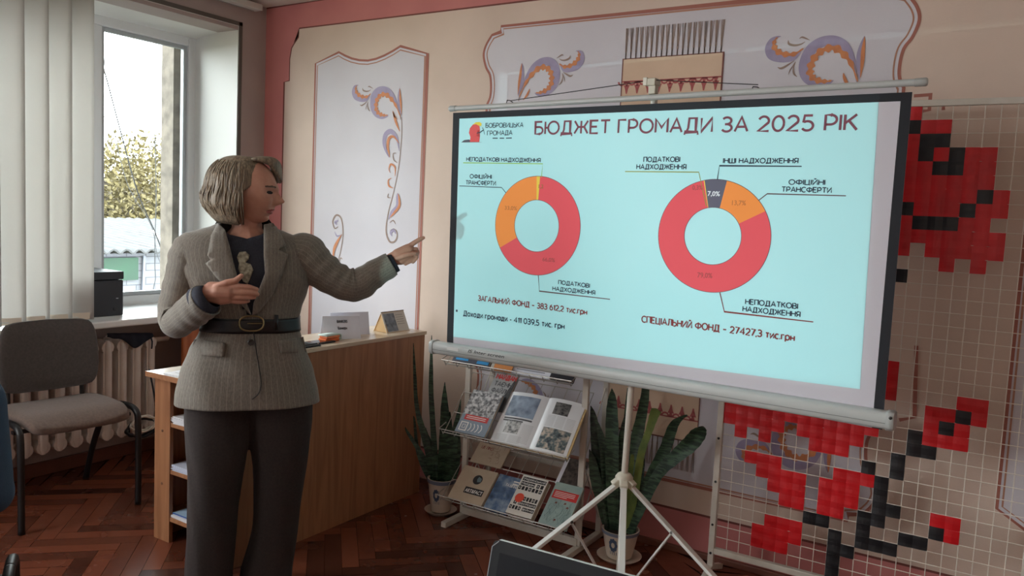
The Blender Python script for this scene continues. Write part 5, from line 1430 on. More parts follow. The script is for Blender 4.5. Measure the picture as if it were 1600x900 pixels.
# ------------------------------------------------------------------ laptop, table, projector
def laptop():
    P0, P1 = onz(770, 841, .955), onz(1000, 904, .955)
    u = (P1-P0); u.z = 0; u.normalize(); fw = V((-u.y, u.x, 0))
    if fw.dot(CAM-P0) < 0: fw = -fw              # towards the camera
    t = thing('laptop', 'black laptop with its lid open at the bottom edge', 'laptop', P0+u*.18-V((0, 0, .955-.735)))
    W_ = .375; lean = math.radians(14); v = (V((0, 0, 1))*math.cos(lean) - fw*math.sin(lean)); nn = u.cross(v)
    if nn.dot(fw) < 0: nn = -nn
    Hh = .225; base = P0 - v*Hh
    s = Sheet(base, u, v); s.n = nn
    r = .012
    out = [(r, 0), (W_-r, 0), (W_, r), (W_, Hh-r), (W_-r*.3, Hh-r*.3), (W_-r, Hh), (r, Hh), (r*.3, Hh-r*.3), (0, Hh-r), (0, r)]
    obj('lid', MB().prism([s.at(a, b, 0) for a, b in out], -nn*.009), mat('laptop_black', (20, 21, 25), .6, spec=.25), t, bevel=.0012)
    obj('lid_edge', MB().prism([s.at(a, b, -.0002) for a, b in ((r, Hh), (W_-r, Hh), (W_-r, Hh+.0006), (r, Hh+.0006))], -nn*.0086), mat('silver_lid_edge', (222, 232, 228), .4), t)  # silver strip, paled and greened to paint in projector light on the edge
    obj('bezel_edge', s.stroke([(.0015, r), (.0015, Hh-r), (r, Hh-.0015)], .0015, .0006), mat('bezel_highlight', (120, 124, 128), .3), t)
    obj('display', s.rect(.016, .02, W_-.016, Hh-.018, .0008), mat('dark_display', (11, 13, 20), .55, spec=.15), t)
    z = .735; b0 = base; 
    mb = MB().obox(b0+u*W_/2+fw*.125+V((0, 0, -(b0.z-z)+.008)), (u*W_/2, fw*.12, V((0, 0, .008))))
    bs = obj('base', mb, mat('laptop_black', (0, 0, 0)), t, bevel=.003)
    mb = MB()
    for i in range(5):
        for j in range(13): mb.obox(b0+u*(.03+.0255*j+.01)+fw*(.04+.022*i)+V((0, 0, -(b0.z-z)+.0175)), (u*.0105, fw*.009, V((0, 0, .0015))))
    k = obj('keyboard', mb, black_plastic, t)
    obj('hinge', MB().tube([b0+u*.03+V((0, 0, z+.016-b0.z)), b0+u*(W_-.03)+V((0, 0, z+.016-b0.z))], .007, 10), dark_metal, t)
    return b0+u*W_/2, u, fw
lc, lu, lf = laptop()
def table(name, label, c, u, f, w, d, z):
    t = thing(name, label, 'table', (c.x, c.y, 0))
    obj('tabletop', MB().obox(V((c.x, c.y, z-.012)), (u*w/2, f*d/2, V((0, 0, .012)))), oak_h, t, bevel=.002)
    for i in (-1, 1):
        for j in (-1, 1):
            p = V((c.x, c.y, 0))+u*i*(w/2-.04)+f*j*(d/2-.04)
            obj('leg', MB().bar(p, p+V((0, 0, z-.024)), .035, .035, (0, 1, 0)), dark_metal, t)
table('table', 'wooden table under the black laptop', lc+lf*.26, lu, lf, .62, .62, .735)
PJ = V((2.40, -3.0, .82))
def projector():
    t = thing('projector', 'small projector on a stand beyond the left edge', 'projector', (PJ.x, PJ.y, .72))
    tgt = [scr.at(-.045, .008), scr.at(1.687, .064), scr.at(1.670, .966), scr.at(-.045, .973)]
    d = (scr.at(.82, .5)-PJ); d.z = 0; d.normalize(); u = V((d.y, -d.x, 0)); w = V((0, 0, 1))
    D_ = .10
    q = []
    for p in tgt:
        r = p-PJ; k = D_/r.dot(d); q.append((r.dot(u)*k, r.dot(w)*k))
    # housing: five closed sides, and a front plate with the lens gate cut in it
    HW, HL, Z0, Z1 = .13, .2, -.06, .09
    P = lambda a, b, c_: PJ+u*a+w*b+d*c_
    mb = MB()
    mb.face([P(-HW, Z0, -HL), P(HW, Z0, -HL), P(HW, Z1, -HL), P(-HW, Z1, -HL)])
    for s_ in (-1, 1): mb.face([P(s_*HW, Z0, -HL), P(s_*HW, Z0, D_), P(s_*HW, Z1, D_), P(s_*HW, Z1, -HL)])
    for zz in (Z0, Z1): mb.face([P(-HW, zz, -HL), P(HW, zz, -HL), P(HW, zz, D_), P(-HW, zz, D_)])
    o = [(-HW, Z0), (HW, Z0), (HW, Z1), (-HW, Z1)]
    for i in range(4):
        j = (i+1) % 4; mb.face([P(*o[i], D_), P(*o[j], D_), P(*q[j], D_), P(*q[i], D_)])
    obj('housing', mb, mat('projector_shell', (60, 60, 62), .8), t)
    for i in (-1, 1):
        for c_ in (-.16, .07): obj('foot', MB().lathe([(.01, -.02), (.012, 0)], P(i*.1, Z0, c_), 10), black_plastic, t)
    l = bpy.data.lights.new('projector_lamp', 'SPOT'); l.energy = LAMP_PROJ; l.color = (.62, 1.0, .97); l.shadow_soft_size = .0006; l.spot_size = math.radians(70); l.spot_blend = 0
    lo = bpy.data.objects.new('projector_lamp', l); COL.objects.link(lo); lo.location = PJ
    ctr = scr.at(.82, .5)-PJ
    lo.rotation_euler = ctr.to_track_quat('-Z', 'Y').to_euler()
    parent(lo, t)
    st = thing('projector_stand', 'small stand carrying the projector beyond the left edge', 'stand', (PJ.x, PJ.y, 0))
    obj('stand_top', MB().obox(V((PJ.x, PJ.y, .71)), (u*.17, d*.2, V((0, 0, .01)))).obox(V((PJ.x, PJ.y, .71)), (u*.01, d*.01, V((0, 0, .005)))), oak_h, st)
    obj('column', MB().tube([V((PJ.x, PJ.y, .01)), V((PJ.x, PJ.y, .70))], .02, 12), dark_metal, st)
    obj('foot_plate', MB().lathe([(.16, 0), (.16, .012), (.03, .02)], (PJ.x, PJ.y, 0), 24), dark_metal, st)
projector()

# ------------------------------------------------------------------ people
skin = mat('skin', (190, 142, 122), .5, c2=(178, 128, 110), scale=30)
lipm = mat('lips', (150, 82, 78), .45)
browm = mat('brow_hair', (86, 70, 58), .7)
eyem = mat('eye', (40, 34, 32), .6, spec=.2)
def fuse(mb, voxel, smooth_it=4):
    """one continuous skin out of overlapping limbs"""
    me = bpy.data.meshes.new('b'); bmesh.ops.recalc_face_normals(mb.bm, faces=mb.bm.faces); mb.bm.to_mesh(me); mb.bm.free()
    o = bpy.data.objects.new('b', me); COL.objects.link(o)
    r = o.modifiers.new('r', 'REMESH'); r.mode = 'VOXEL'; r.voxel_size = voxel; r.use_smooth_shade = True
    if smooth_it:
        s = o.modifiers.new('s', 'SMOOTH'); s.factor = .5; s.iterations = smooth_it
    return baked(o)
def head_mesh(mb, c, f, up, hh=.115, hw=.076, hd=.098):
    """head: c centre, f facing, up; a face raised from a smooth skull"""
    f = f.normalized(); up = (up - f*up.dot(f)).normalized(); s = up.cross(f).normalized()
    G = lambda x, z, x0, z0, sx, sz: math.exp(-((x-x0)/sx)**2-((z-z0)/sz)**2)
    nu, nv = 120, 96; rings = []
    for i in range(nv+1):
        la = -PI/2+PI*i/nv; z = math.sin(la); cr = max(math.cos(la), 2e-3); ring = []
        for j in range(nu):
            a = 2*PI*j/nu; ff = math.cos(a)*cr; ss = math.sin(a)*cr
            x = ss; d = max(0, ff)
            # skull: jaw narrows below, back of the head fuller above
            wj = 1 - .26*max(0, -z)**1.3
            px_, py_, pz = ff*hd*(1.0 if ff > 0 else (1.02 if z > -.2 else 1.02-.45*(-.2-z))), ss*hw*wj, z*hh
            if ff > 0:
                fr = 0
                fr += .026*G(x, z, 0, -.20, .13, .13) + .014*G(x, z, 0, -.06, .085, .20)      # nose tip and ridge
                fr += .008*(G(x, z, .10, -.24, .07, .07)+G(x, z, -.10, -.24, .07, .07))         # nostrils
                fr += .008*G(x, z, 0, .20, .6, .10)                                             # brow
                fr -= .012*(G(x, z, .36, .06, .18, .11)+G(x, z, -.36, .06, .18, .11))            # sockets
                fr += .005*(G(x, z, .36, .05, .11, .06)+G(x, z, -.36, .05, .11, .06))            # lids
                fr += .008*(G(x, z, .48, -.22, .2, .2)+G(x, z, -.48, -.22, .2, .2))              # cheeks
                fr += .010*G(x, z, 0, -.47, .24, .055) + .010*G(x, z, 0, -.575, .20, .05)        # lips
                fr -= .007*G(x, z, 0, -.525, .3, .022)
                fr += .018*G(x, z, 0, -.82, .30, .15) - .004*G(x, z, 0, -.68, .25, .06)          # chin
                px_ += fr*min(1, d*2)
            ring.append(c + f*px_ + s*py_ + up*pz)
        rings.append(ring)
    mb.loft(rings)
    for k in (-1, 1): mb.ellipsoid(c+s*k*hw*.97-f*.008+up*.0, (f*.017, s*.008, up*.03), 14, 10)
    return f, s, up
def paint_face(o, c, f, s, up, hh=.115, hw=.076):
    """material slots 1..3 for lips, brows, eyes"""
    for p in o.data.polygons:
        q = p.center-c; x, z, d = q.dot(s)/hw, q.dot(up)/hh, q.dot(f)
        if d < .04: continue
        if (x/.30)**2+((z+.525)/.085)**2 < 1: p.material_index = 1
        elif .14 < abs(x) < .62 and abs(z-(.235-.16*(abs(x)-.36)**2)) < .03: p.material_index = 2
        elif ((abs(x)-.37)/.16)**2+((z-.05)/.05)**2 < 1: p.material_index = 3

# ---- the presenter: pixel points are carried to the upright plane through her feet that faces the camera
WO = onz(372, 928, 0)
WF = V((CAM.x-WO.x, CAM.y-WO.y, 0)).normalized()      # towards the camera
WR = V((-WF.y, WF.x, 0))                                # to the right in the photo
def P(px, py, d=0):
    r = ray(px, py); return CAM + r*((WO+WF*d-CAM).dot(WF)/r.dot(WF))
M = 1/417                                              # metres per photo pixel at her distance
lady = thing('person', 'woman in a grey striped blazer and dark trousers pointing at the screen', 'person', (WO.x, WO.y, 0))
Z = V((0, 0, 1))
HC = P(390, 300, .015); HF = (WR*math.cos(math.radians(24))+WF*math.sin(math.radians(24))-Z*.06).normalized()
mb = MB()
hf, hs, hu = head_mesh(mb, HC, HF, Z)
mb.chain([P(386, 322, .0), P(386, 352, -.005), P(386, 375, -.01)], [.052, .053, .062])
mb.chain([P(386, 385, 0), P(388, 440, .0), P(390, 505, .0)], [.085, .095, .085]); mb.chain([P(350, 555, 0), P(430, 552, 0)], [.10, .10])
mb.chain([P(320, 396, 0), P(386, 386, 0), P(452, 392, 0)], [.03, .045, .03])
mb.chain([P(344, 600, 0), P(330, 740, .01), P(327, 895, -.01)], [.075, .055, .04]); mb.chain([P(434, 600, 0), P(432, 740, .0), P(418, 880, -.03)], [.075, .055, .04])
# right arm across the body, hand open in front of the waist
rs, re, rw = P(300, 402, 0), P(270, 497, .03), P(322, 457, .20)
mb.chain([rs, re, rw], [.045, .038, .027])
mb.chain([P(322, 457, .20), P(340, 456, .215), P(356, 457, .22)], [.026, .028, .026])
mb.chain([P(330, 463, .20), P(345, 467, .21), P(355, 467, .215)], [.022, .021, .018]); mb.chain([P(330, 450, .20), P(345, 449, .21), P(357, 450, .22)], [.022, .020, .016])
for pts, r in (([(357, 449.5, .225), (374, 447.5, .232), (389, 448.5, .232), (401, 452, .225)], .0098), ([(357, 456.5, .228), (376, 456.5, .234), (391, 457.5, .232), (402, 460, .225)], .0100),
               ([(356, 463, .224), (374, 464.5, .228), (387, 465, .226), (397, 464.5, .22)], .0094), ([(353, 469, .216), (368, 471.5, .218), (379, 471.8, .216), (388, 470.5, .212)], .0082),
               ([(338, 448, .222), (354, 441.5, .232), (368, 438.5, .234), (377, 431, .232)], .0108)):
    mb.chain([P(*p) for p in pts], [r*1.12, r*1.02, r*.95, r*.78], 12)
# left arm raised to the screen, index finger out
ls_, le, lw = P(462, 402, .0), P(548, 453, .03), P(608, 409, .045)
mb.chain([ls_, le, lw], [.045, .031, .021])
mb.chain([P(606, 406.5, .045), P(622, 399, .048), P(637, 390, .048)], [.020, .026, .022]); mb.chain([P(612, 407, .048), P(626, 405, .05), P(638, 398, .05)], [.020, .022, .018])
for pts, r in (([(636, 387, .048), (647, 379.5, .05), (654, 375, .05), (661.5, 371.5, .049)], .0096),
               ([(640, 391, .046), (650, 389.5, .046), (652.5, 394, .056), (648, 397, .066)], .0092),
               ([(640, 396, .046), (651, 396, .048), (651, 402, .058), (645.5, 409.5, .06)], .0088),
               ([(637, 401, .046), (645, 403, .05), (640, 409, .058), (633.5, 413, .058)], .0080),
               ([(618, 404, .065), (630, 400, .076), (640, 397.5, .078), (648, 396, .076)], .0100)):
    mb.chain([P(*p) for p in pts], [r*1.12, r*1.02, r*.95, r*.76], 12)
body = fuse(mb, .0026, 3)
body.name = 'body'; body.data.materials.clear()
for m in (skin, lipm, browm, eyem): body.data.materials.append(m)
paint_face(body, HC, hf, hs, hu)
parent(body, lady)

# ---- hair: a chin-length bob
def bob():
    m = mat('ash_blonde_hair', (128, 110, 90), .48)
    N, L_, b = nodes_of(m)
    tc = N.new('ShaderNodeTexCoord'); mp = N.new('ShaderNodeMapping'); mp.inputs['Scale'].default_value = (170, 170, 9)
    n = N.new('ShaderNodeTexNoise'); n.inputs['Scale'].default_value = 1; n.inputs['Detail'].default_value = 4
    r = N.new('ShaderNodeValToRGB'); e = r.color_ramp.elements; e[0].position = .3; e[0].color = (*lin((84, 74, 62)), 1); e[1].position = .7; e[1].color = (*lin((150, 134, 112)), 1)
    bp = N.new('ShaderNodeBump'); bp.inputs['Strength'].default_value = .5; bp.inputs['Distance'].default_value = .004
    L_.new(tc.outputs['Object'], mp.inputs[0]); L_.new(mp.outputs[0], n.inputs['Vector']); L_.new(n.outputs[0], r.inputs[0]); L_.new(r.outputs[0], b.inputs['Base Color']); L_.new(n.outputs[0], bp.inputs['Height']); L_.new(bp.outputs[0], b.inputs['Normal'])
    c = P(384, 300, .0)
    zt = .127; zb = -.118
    mb = MB(); nu, nv = 110, 44; V_ = []
    rnd = random.Random(2)
    ph = [rnd.uniform(0, 6) for _ in range(8)]
    def point(a, t):
        # a: angle from the face, + towards the camera side; t: 0 crown .. 1 ends
        z = zt*math.cos(min(t*1.9, PI/2)) if t*1.9 < PI/2 else 0 - (t-.8267)/(1-.8267)*(-zb)
        t_ = t
        lobe = math.sin(min(t*1.9, PI/2))
        back = .5-.5*math.cos(a)
        rad = (.098+.049*back)*(lobe**.72 if lobe > 0 else 0)
        side = abs(math.sin(a)); rad *= 1-.13*side
        if z < 0: rad *= 1+.10*min(1, -z/.035) - .42*max(0, (-z-.035)/.083)**1.7
        rad *= 1+.010*math.sin(a*9+ph[0]+t*2)+.006*math.sin(a*29+ph[1])+.005*math.sin(a*51+ph[2]+t*3)
        return hf*math.cos(a)*rad + hs*math.sin(a)*rad + Z*z
    for i in range(nv+1):
        t = i/nv; V_.append([])
        for j in range(nu):
            a = -PI+2*PI*j/nu
            V_[-1].append(mb.bm.verts.new(c+point(a, t)))
    for i in range(nv):
        for j in range(nu):
            k = (j+1) % nu; a = abs(-PI+2*PI*(j+.5)/nu); z = (point(-PI+2*PI*(j+.5)/nu, (i+.5)/nv)).z
            lim = 0
            if z < .072: lim = min(1.32, .55+(.072-z)*9)
            if z < -.02: lim = 1.32+(-.02-z)*1.2
            if a < lim: continue
            try: mb.bm.faces.new((V_[i][j], V_[i][k], V_[i+1][k], V_[i+1][j]))
            except ValueError: pass
    bmesh.ops.delete(mb.bm, geom=[v for v in mb.bm.verts if not v.link_faces], context='VERTS')
    hair = obj('hair', mb, m, lady, smooth='all', solid=.016)
    # swept fringe and loose side locks
    mb = MB()
    for k in range(26):
        q = k/25; a0 = -.9+1.9*q
        base = c+hf*(.02+.03*math.cos(a0))+hs*(.055*math.sin(a0*1.1))+Z*(.128-.012*abs(a0))
        tip_a = .15+1.15*q
        e_ = c+hf*(.116*math.cos(tip_a*.75))+hs*(.02+.066*math.sin(tip_a))+Z*(.058-.014*q+rnd.uniform(-.006, .006))
        m_ = (base+e_)/2+hf*.026*math.cos(a0)+Z*.026+hs*.012*math.sin(a0)
        sp = spline([base, m_, e_], 7); mb.tube(sp, [.003+.0085*math.sin(PI*min(1, (i_+1)/len(sp)*.9)) for i_ in range(len(sp))], 7)
    obj('fringe', mb, m, hair, smooth='all')
    mb = MB()
    for k in range(130):
        a = 1.15+rnd.uniform(0, 1)*3.9
        t0 = rnd.uniform(.30, .6); pts = []
        for i_ in range(7):
            t = t0+(1.0-t0)*i_/6
            pts.append(c+point(a+.05*math.sin(i_*.8+k), min(t, .999))*1.008)
        pts[-1] = pts[-1] + (c-pts[-1])*.06 - Z*.003
        mb.tube(spline(pts, 3), [.0010+.0017*math.sin(PI*(i_+.6)/20) for i_ in range(19)], 6)
    obj('hair_strands', mb, m, hair, smooth='all')
bob()

# ---- blazer
def tweed():
    m = mat('striped_grey_tweed', (118, 112, 102), .85)
    N, L_, b = nodes_of(m); b.inputs['Sheen Weight'].default_value = .2
    uv = N.new('ShaderNodeUVMap'); sx = N.new('ShaderNodeSeparateXYZ'); L_.new(uv.outputs[0], sx.inputs[0])
    mu = N.new('ShaderNodeMath'); mu.operation = 'MULTIPLY'; mu.inputs[1].default_value = 1/.013
    fr = N.new('ShaderNodeMath'); fr.operation = 'FRACT'
    lt = N.new('ShaderNodeMath'); lt.operation = 'LESS_THAN'; lt.inputs[1].default_value = .13
    L_.new(sx.outputs[0], mu.inputs[0]); L_.new(mu.outputs[0], fr.inputs[0]); L_.new(fr.outputs[0], lt.inputs[0])
    tc = N.new('ShaderNodeTexCoord'); n = N.new('ShaderNodeTexNoise'); n.inputs['Scale'].default_value = 260; n.inputs['Detail'].default_value = 2
    mp = N.new('ShaderNodeMapping'); mp.inputs['Scale'].default_value = (1, 1, .35)
    L_.new(tc.outputs['Object'], mp.inputs[0]); L_.new(mp.outputs[0], n.inputs['Vector'])
    r = N.new('ShaderNodeValToRGB'); e = r.color_ramp.elements; e[0].position = .35; e[0].color = (*lin((104, 98, 90)), 1); e[1].position = .65; e[1].color = (*lin((122, 115, 105)), 1)
    L_.new(n.outputs[0], r.inputs[0])
    mx = N.new('ShaderNodeMix'); mx.data_type = 'RGBA'; mx.inputs['B'].default_value = (*lin((172, 164, 150)), 1)
    m2 = N.new('ShaderNodeMath'); m2.operation = 'MULTIPLY'; m2.inputs[1].default_value = .28
    L_.new(lt.outputs[0], m2.inputs[0]); L_.new(m2.outputs[0], mx.inputs[0]); L_.new(r.outputs[0], mx.inputs['A']); L_.new(mx.outputs['Result'], b.inputs['Base Color'])
    bp = N.new('ShaderNodeBump'); bp.inputs['Strength'].default_value = .1; bp.inputs['Distance'].default_value = .001
    L_.new(n.outputs[0], bp.inputs['Height']); L_.new(bp.outputs[0], b.inputs['Normal'])
    return m
TW = tweed()
# torso outline: y, left, right (photo pixels), half depth and forward shift (metres)
TOR = [(347, 348, 418, .060, -.012), (354, 338, 426, .064, -.010), (361, 318, 444, .072, -.006), (368, 296, 462, .082, 0), (378, 284, 474, .094, .0), (392, 280, 479, .106, .003), (430, 288, 480, .122, .008), (455, 302, 474, .118, .008),
       (480, 316, 466, .108, .006), (503, 326, 461, .100, .004), (520, 318, 465, .104, .004), (545, 304, 473, .118, .004), (580, 291, 485, .132, .004), (612, 284, 492, .142, .004), (627, 283, 494, .146, .004)]
def tor(y):
    for a, b in zip(TOR, TOR[1:]):
        if a[0] <= y <= b[0]:
            q = (y-a[0])/(b[0]-a[0]); q2 = q*q*(3-2*q)*.4+q*.6
            return [u+(v-u)*q2 for u, v in zip(a, b)]
    return TOR[0] if y < TOR[0][0] else TOR[-1]
def torp(a, y, off=0):
    _, l, r, b, d = tor(y); cx = (l+r)/2; hw = (r-l)/2*M
    c = P(cx, y+0, d); e = .86
    ca, sa = math.cos(a), math.sin(a)
    wr = .004*math.sin(a*7+y*.05)*(1 if 440 < y < 640 else .3)
    return c + WR*math.copysign(abs(ca)**e, ca)*(hw+off) + WF*math.copysign(abs(sa)**e, sa)*(b+off+wr) + (V((0, 0, 0)))
def front(px, y, off=0):
    """point on the front of the blazer seen at a photo pixel"""
    _, l, r, b, d = tor(y); cx = (l+r)/2; hw = (r-l)/2
    q = max(-.985, min(.985, (px-cx)/hw)); dd = b*(max(0, 1-abs(q)**(2/.86)))**.43 + d
    k = 1
    pp = P(px, y, dd+off)
    return pp
VL = [(347, 345), (370, 349), (393, 354), (423, 363), (450, 370), (477, 381), (492, 392)]
VR = [(347, 423), (370, 420), (405, 420), (427, 421), (443, 416), (473, 401), (492, 394.5)]
def interp(T, y):
    for a, b in zip(T, T[1:]):
        if a[0] <= y <= b[0]: return a[1]+(b[1]-a[1])*(y-a[0])/(b[0]-a[0])
    return None
def blazer():
    mb = MB(); lay = mb.bm.loops.layers.uv.verify()
    nu = 120; ys = [347+(627-347)*i/96 for i in range(97)]
    rows = []
    for y in ys: rows.append([mb.bm.verts.new(torp(2*PI*j/nu, y)) for j in range(nu)])
    per = .95
    for i in range(96):
        for j in range(nu):
            k = (j+1) % nu; ym = (ys[i]+ys[i+1])/2; am = 2*PI*(j+.5)/nu
            if 0 < am < PI:
                _, l, r, b, d = tor(ym); q = math.copysign(abs(math.cos(am))**.86, math.cos(am)); xx = (l+r)/2+(r-l)/2*q
                # what is seen at this pixel in front
                a_, b_ = interp(VL, ym), interp(VR, ym)
                if a_ is not None and a_+1 < xx < b_-1: continue
            try: f = mb.bm.faces.new((rows[i][j], rows[i][k], rows[i+1][k], rows[i+1][j]))
            except ValueError: continue
            for lp, (u_, v_) in zip(f.loops, ((j, i), (j+1, i), (j+1, i+1), (j, i+1))): lp[lay].uv = (u_/nu*per, v_*.007)
    # sleeves
    def sleeve(path, cuff_dir=None):
        sp = spline(path, 9); rings = []
        prev = None
        for i, p in enumerate(sp):
            c = V(p[:3]); t = (V(sp[min(i+1, len(sp)-1)][:3])-V(sp[max(i-1, 0)][:3])).normalized()
            a = WF - t*WF.dot(t); a.normalize(); b = t.cross(a)
            n = 40; q = i/(len(sp)-1)
            ring = []
            for j in range(n):
                th = 2*PI*j/n
                fold = 1+.035*math.sin(th*2+i*.55)*math.sin(i*.5)+.030*math.sin(i*.95+th)*(1 if .3 < q < .85 else .4)
                ring.append(c+(a*math.cos(th)*p[4]+b*math.sin(th)*p[3])*fold)
            rings.append(ring)
        R = [[mb.bm.verts.new(x) for x in r] for r in rings]; n = 40
        for i in range(len(R)-1):
            for j in range(n):
                k = (j+1) % n; f = mb.bm.faces.new((R[i][j], R[i][k], R[i+1][k], R[i+1][j]))
                for lp, (u_, v_) in zip(f.loops, ((j, i), (j+1, i), (j+1, i+1), (j, i+1))): lp[lay].uv = (u_/n*.36, v_*.02)
    def pt(x, y, d, rw_, rd): return (*P(x, y, d), rw_*M, rd)
    sleeve([pt(312, 386, -.01, 18, .060), pt(296, 396, .0, 27, .075), pt(290, 420, .005, 26.5, .075), pt(281, 455, .01, 25.5, .068), pt(274, 486, .022, 24.5, .064), pt(276, 504, .055, 22, .060), pt(292, 493, .115, 23, .054), pt(308, 480, .165, 24, .052), pt(322, 469, .20, 24, .050)])
    sleeve([pt(448, 388, -.01, 20, .062), pt(472, 396, .0, 34, .078), pt(494, 416, .01, 31, .074), pt(520, 434, .02, 27, .066), pt(544, 445, .03, 25.5, .060), pt(562, 444, .035, 24.5, .056), pt(585, 428, .04, 21.5, .050), pt(612, 412.5, .046, 19, .046)])
    bmesh.ops.recalc_face_normals(mb.bm, faces=mb.bm.faces)
    o = obj('blazer', mb, TW, lady, smooth='all', solid=.005)
    return o
bz = blazer()
def patch(name, poly, off, m, par, thick=.004, dens=9, bev=0, uvs=True):
    """piece of cloth lying on the blazer front: outline in photo pixels"""
    mb = MB(); lay = mb.bm.loops.layers.uv.verify()
    # triangulated outline, refined so that it follows the body
    dn = []
    for i, q in enumerate(poly):
        nx = poly[(i+1) % len(poly)]; k_ = max(1, int(math.hypot(nx[0]-q[0], nx[1]-q[1])/4))
        for j in range(k_): dn.append((q[0]+(nx[0]-q[0])*j/k_, q[1]+(nx[1]-q[1])*j/k_))
    vs = [mb.bm.verts.new((x, y, 0)) for x, y in dn]
    f = mb.bm.faces.new(vs); bmesh.ops.triangulate(mb.bm, faces=[f])
    for _ in range(4):
        es = [e for e in mb.bm.edges if e.calc_length() > dens]
        if not es: break
        bmesh.ops.subdivide_edges(mb.bm, edges=es, cuts=1); bmesh.ops.triangulate(mb.bm, faces=mb.bm.faces[:])
    for f in mb.bm.faces:
        for lp in f.loops: lp[lay].uv = (lp.vert.co.x*M, lp.vert.co.y*M)
    for v in mb.bm.verts: v.co = front(v.co.x, v.co.y, off)
    return obj(name, mb, m, par, smooth='all', solid=thick)
navy_top = mat('dark_navy_knit', (44, 46, 58), .85, c2=(36, 38, 50), scale=200, bump=.2, bscale=400)
# dark knitted top inside the opening, following the chest a little deeper than the blazer
patch('top', [(342, 360), (360, 368), (386, 374), (408, 368), (424, 358), (428, 400), (428, 430), (420, 455), (405, 482), (394, 498), (382, 490), (364, 455), (355, 425), (346, 390)], -.014, navy_top, lady, .006)
patch('lapel', [(341, 350), (352, 361), (359, 385), (365, 410), (373, 440), (382, 465), (393, 492), (388, 488), (376, 474), (355, 450), (338, 433), (322, 412), (337, 401), (325, 399), (330, 370)], .013, TW, bz, .006)
patch('lapel', [(412, 352), (427, 349), (440, 370), (446, 384), (434, 390), (449, 398), (440, 430), (424, 462), (404, 488), (394, 493), (396, 474), (408, 443), (414, 427), (412, 400)], .013, TW, bz, .006)
# collar round the neck
mb = MB(); ring = []
for i in range(17):
    a = PI*1.02+PI*.96*i/16 if False else PI+PI*i/16
    ring.append([torp(a, 351, .004), torp(a, 345, -.004)+Z*.012, torp(a, 349, -.012)])
mb.loft(ring, closed=False); obj('collar', mb, mat('plain_tweed', (0, 0, 0)), bz, smooth='all', solid=.006)
patch('pocket_flap', [(303, 530), (328, 533), (352, 536), (350, 558), (325, 556), (299, 552)], .006, TW, bz, .004)
patch('pocket_flap', [(434.5, 532), (455, 529), (474, 526), (479, 550), (460, 551.5), (439, 552)], .006, TW, bz, .004)
# front edge of the closure
mb = MB(); sp = spline([(396, 516), (400, 545), (405, 575), (408, 600), (404, 615), (394, 624)], 8)
mb.tube([front(x, y, .003) for x, y in sp], .0018, 6); obj('front_edge', mb, mat('plain_tweed', (128, 120, 110), .9), bz, smooth='all')
mb = MB(); mb.lathe([(.0, .0), (.011, .0), (.0115, .003), (.009, .005), (.0, .0035)], front(392, 534.6, .004), 18, WF); obj('button', mb, mat('dark_button', (46, 42, 38), .3), bz, smooth=True)
for k, (x, y) in enumerate(((292, 507), (299, 503.5), (306, 500))):
    mb = MB(); mb.lathe([(.0, .0), (.0085, .0), (.009, .003), (.0, .004)], P(x, y, .155+.012*k), 14, (WF-Z*.35).normalized()); obj('cuff_button', mb, mat('dark_button', (0, 0, 0)), bz, smooth=True)
# dark cuffs of the top showing at both wrists
for pts in ([(312, 474, .185, 24, .045), (322, 468, .205, 22, .042), (330, 463, .215, 18, .036)], [(598, 420.5, .044, 16, .040), (612, 412.5, .046, 16, .040), (617.5, 409.5, .047, 15.5, .038)]):
    mb = MB(); rings = []
    for i, (x, y, d, rw_, rd) in enumerate(pts):
        a_, b_ = pts[max(i-1, 0)], pts[min(i+1, 2)]; t = (P(*b_[:3])-P(*a_[:3])).normalized()
        a = (WF-t*WF.dot(t)).normalized(); b = t.cross(a)
        rings.append([P(x, y, d)+a*math.cos(2*PI*j/28)*rd+b*math.sin(2*PI*j/28)*rw_*M for j in range(28)])
    mb.loft(rings, caps=False); obj('top_cuff', mb, navy_top, lady, smooth='all', solid=.003)
# silver print on the top
pr = mat('silver_print', (176, 172, 154), .35, .3, c2=(120, 116, 100), scale=90, bump=.6, bscale=150)
patch('silver_print', [(374, 394), (384, 393), (390, 399), (388, 406), (383, 410), (392, 413), (396, 422), (392, 432), (387, 444), (380, 440), (376, 430), (372, 420), (373, 411), (370, 402)], -.007, pr, lady, .003, 5)
# belt
mb = MB(); rings = []
nb = 72
for y in (493, 497, 511, 515): rings.append([torp(2*PI*j/nb, y, .006 if 494 < y < 514 else .004) for j in range(nb)])
mb.loft(rings, caps=False); belt = obj('belt', mb, mat('black_leather', (22, 22, 25), .35), lady, smooth='all', solid=.004)
bc = front(393, 505.5, .014); n_ = 40
mb = MB(); mb.tube([bc+WR*17*M*math.copysign(abs(math.cos(2*PI*i/n_))**.8, math.cos(2*PI*i/n_))+Z*11*M*math.copysign(abs(math.sin(2*PI*i/n_))**.8, math.sin(2*PI*i/n_)) for i in range(n_+1)], .0032, 8, caps=False)
mb.tube([bc-WR*6*M, bc+WR*15*M], .002, 6)
obj('buckle', mb, mat('antique_brass', (150, 132, 96), .3, 1), belt, smooth='all')
mb = MB(); mb.loft([[front(432+dx, y_, .012) for y_ in (492, 516)] for dx in (-3, 0, 3)], closed=False); obj('belt_loop', mb, mat('black_leather', (0, 0, 0)), belt, smooth='all', solid=.003)

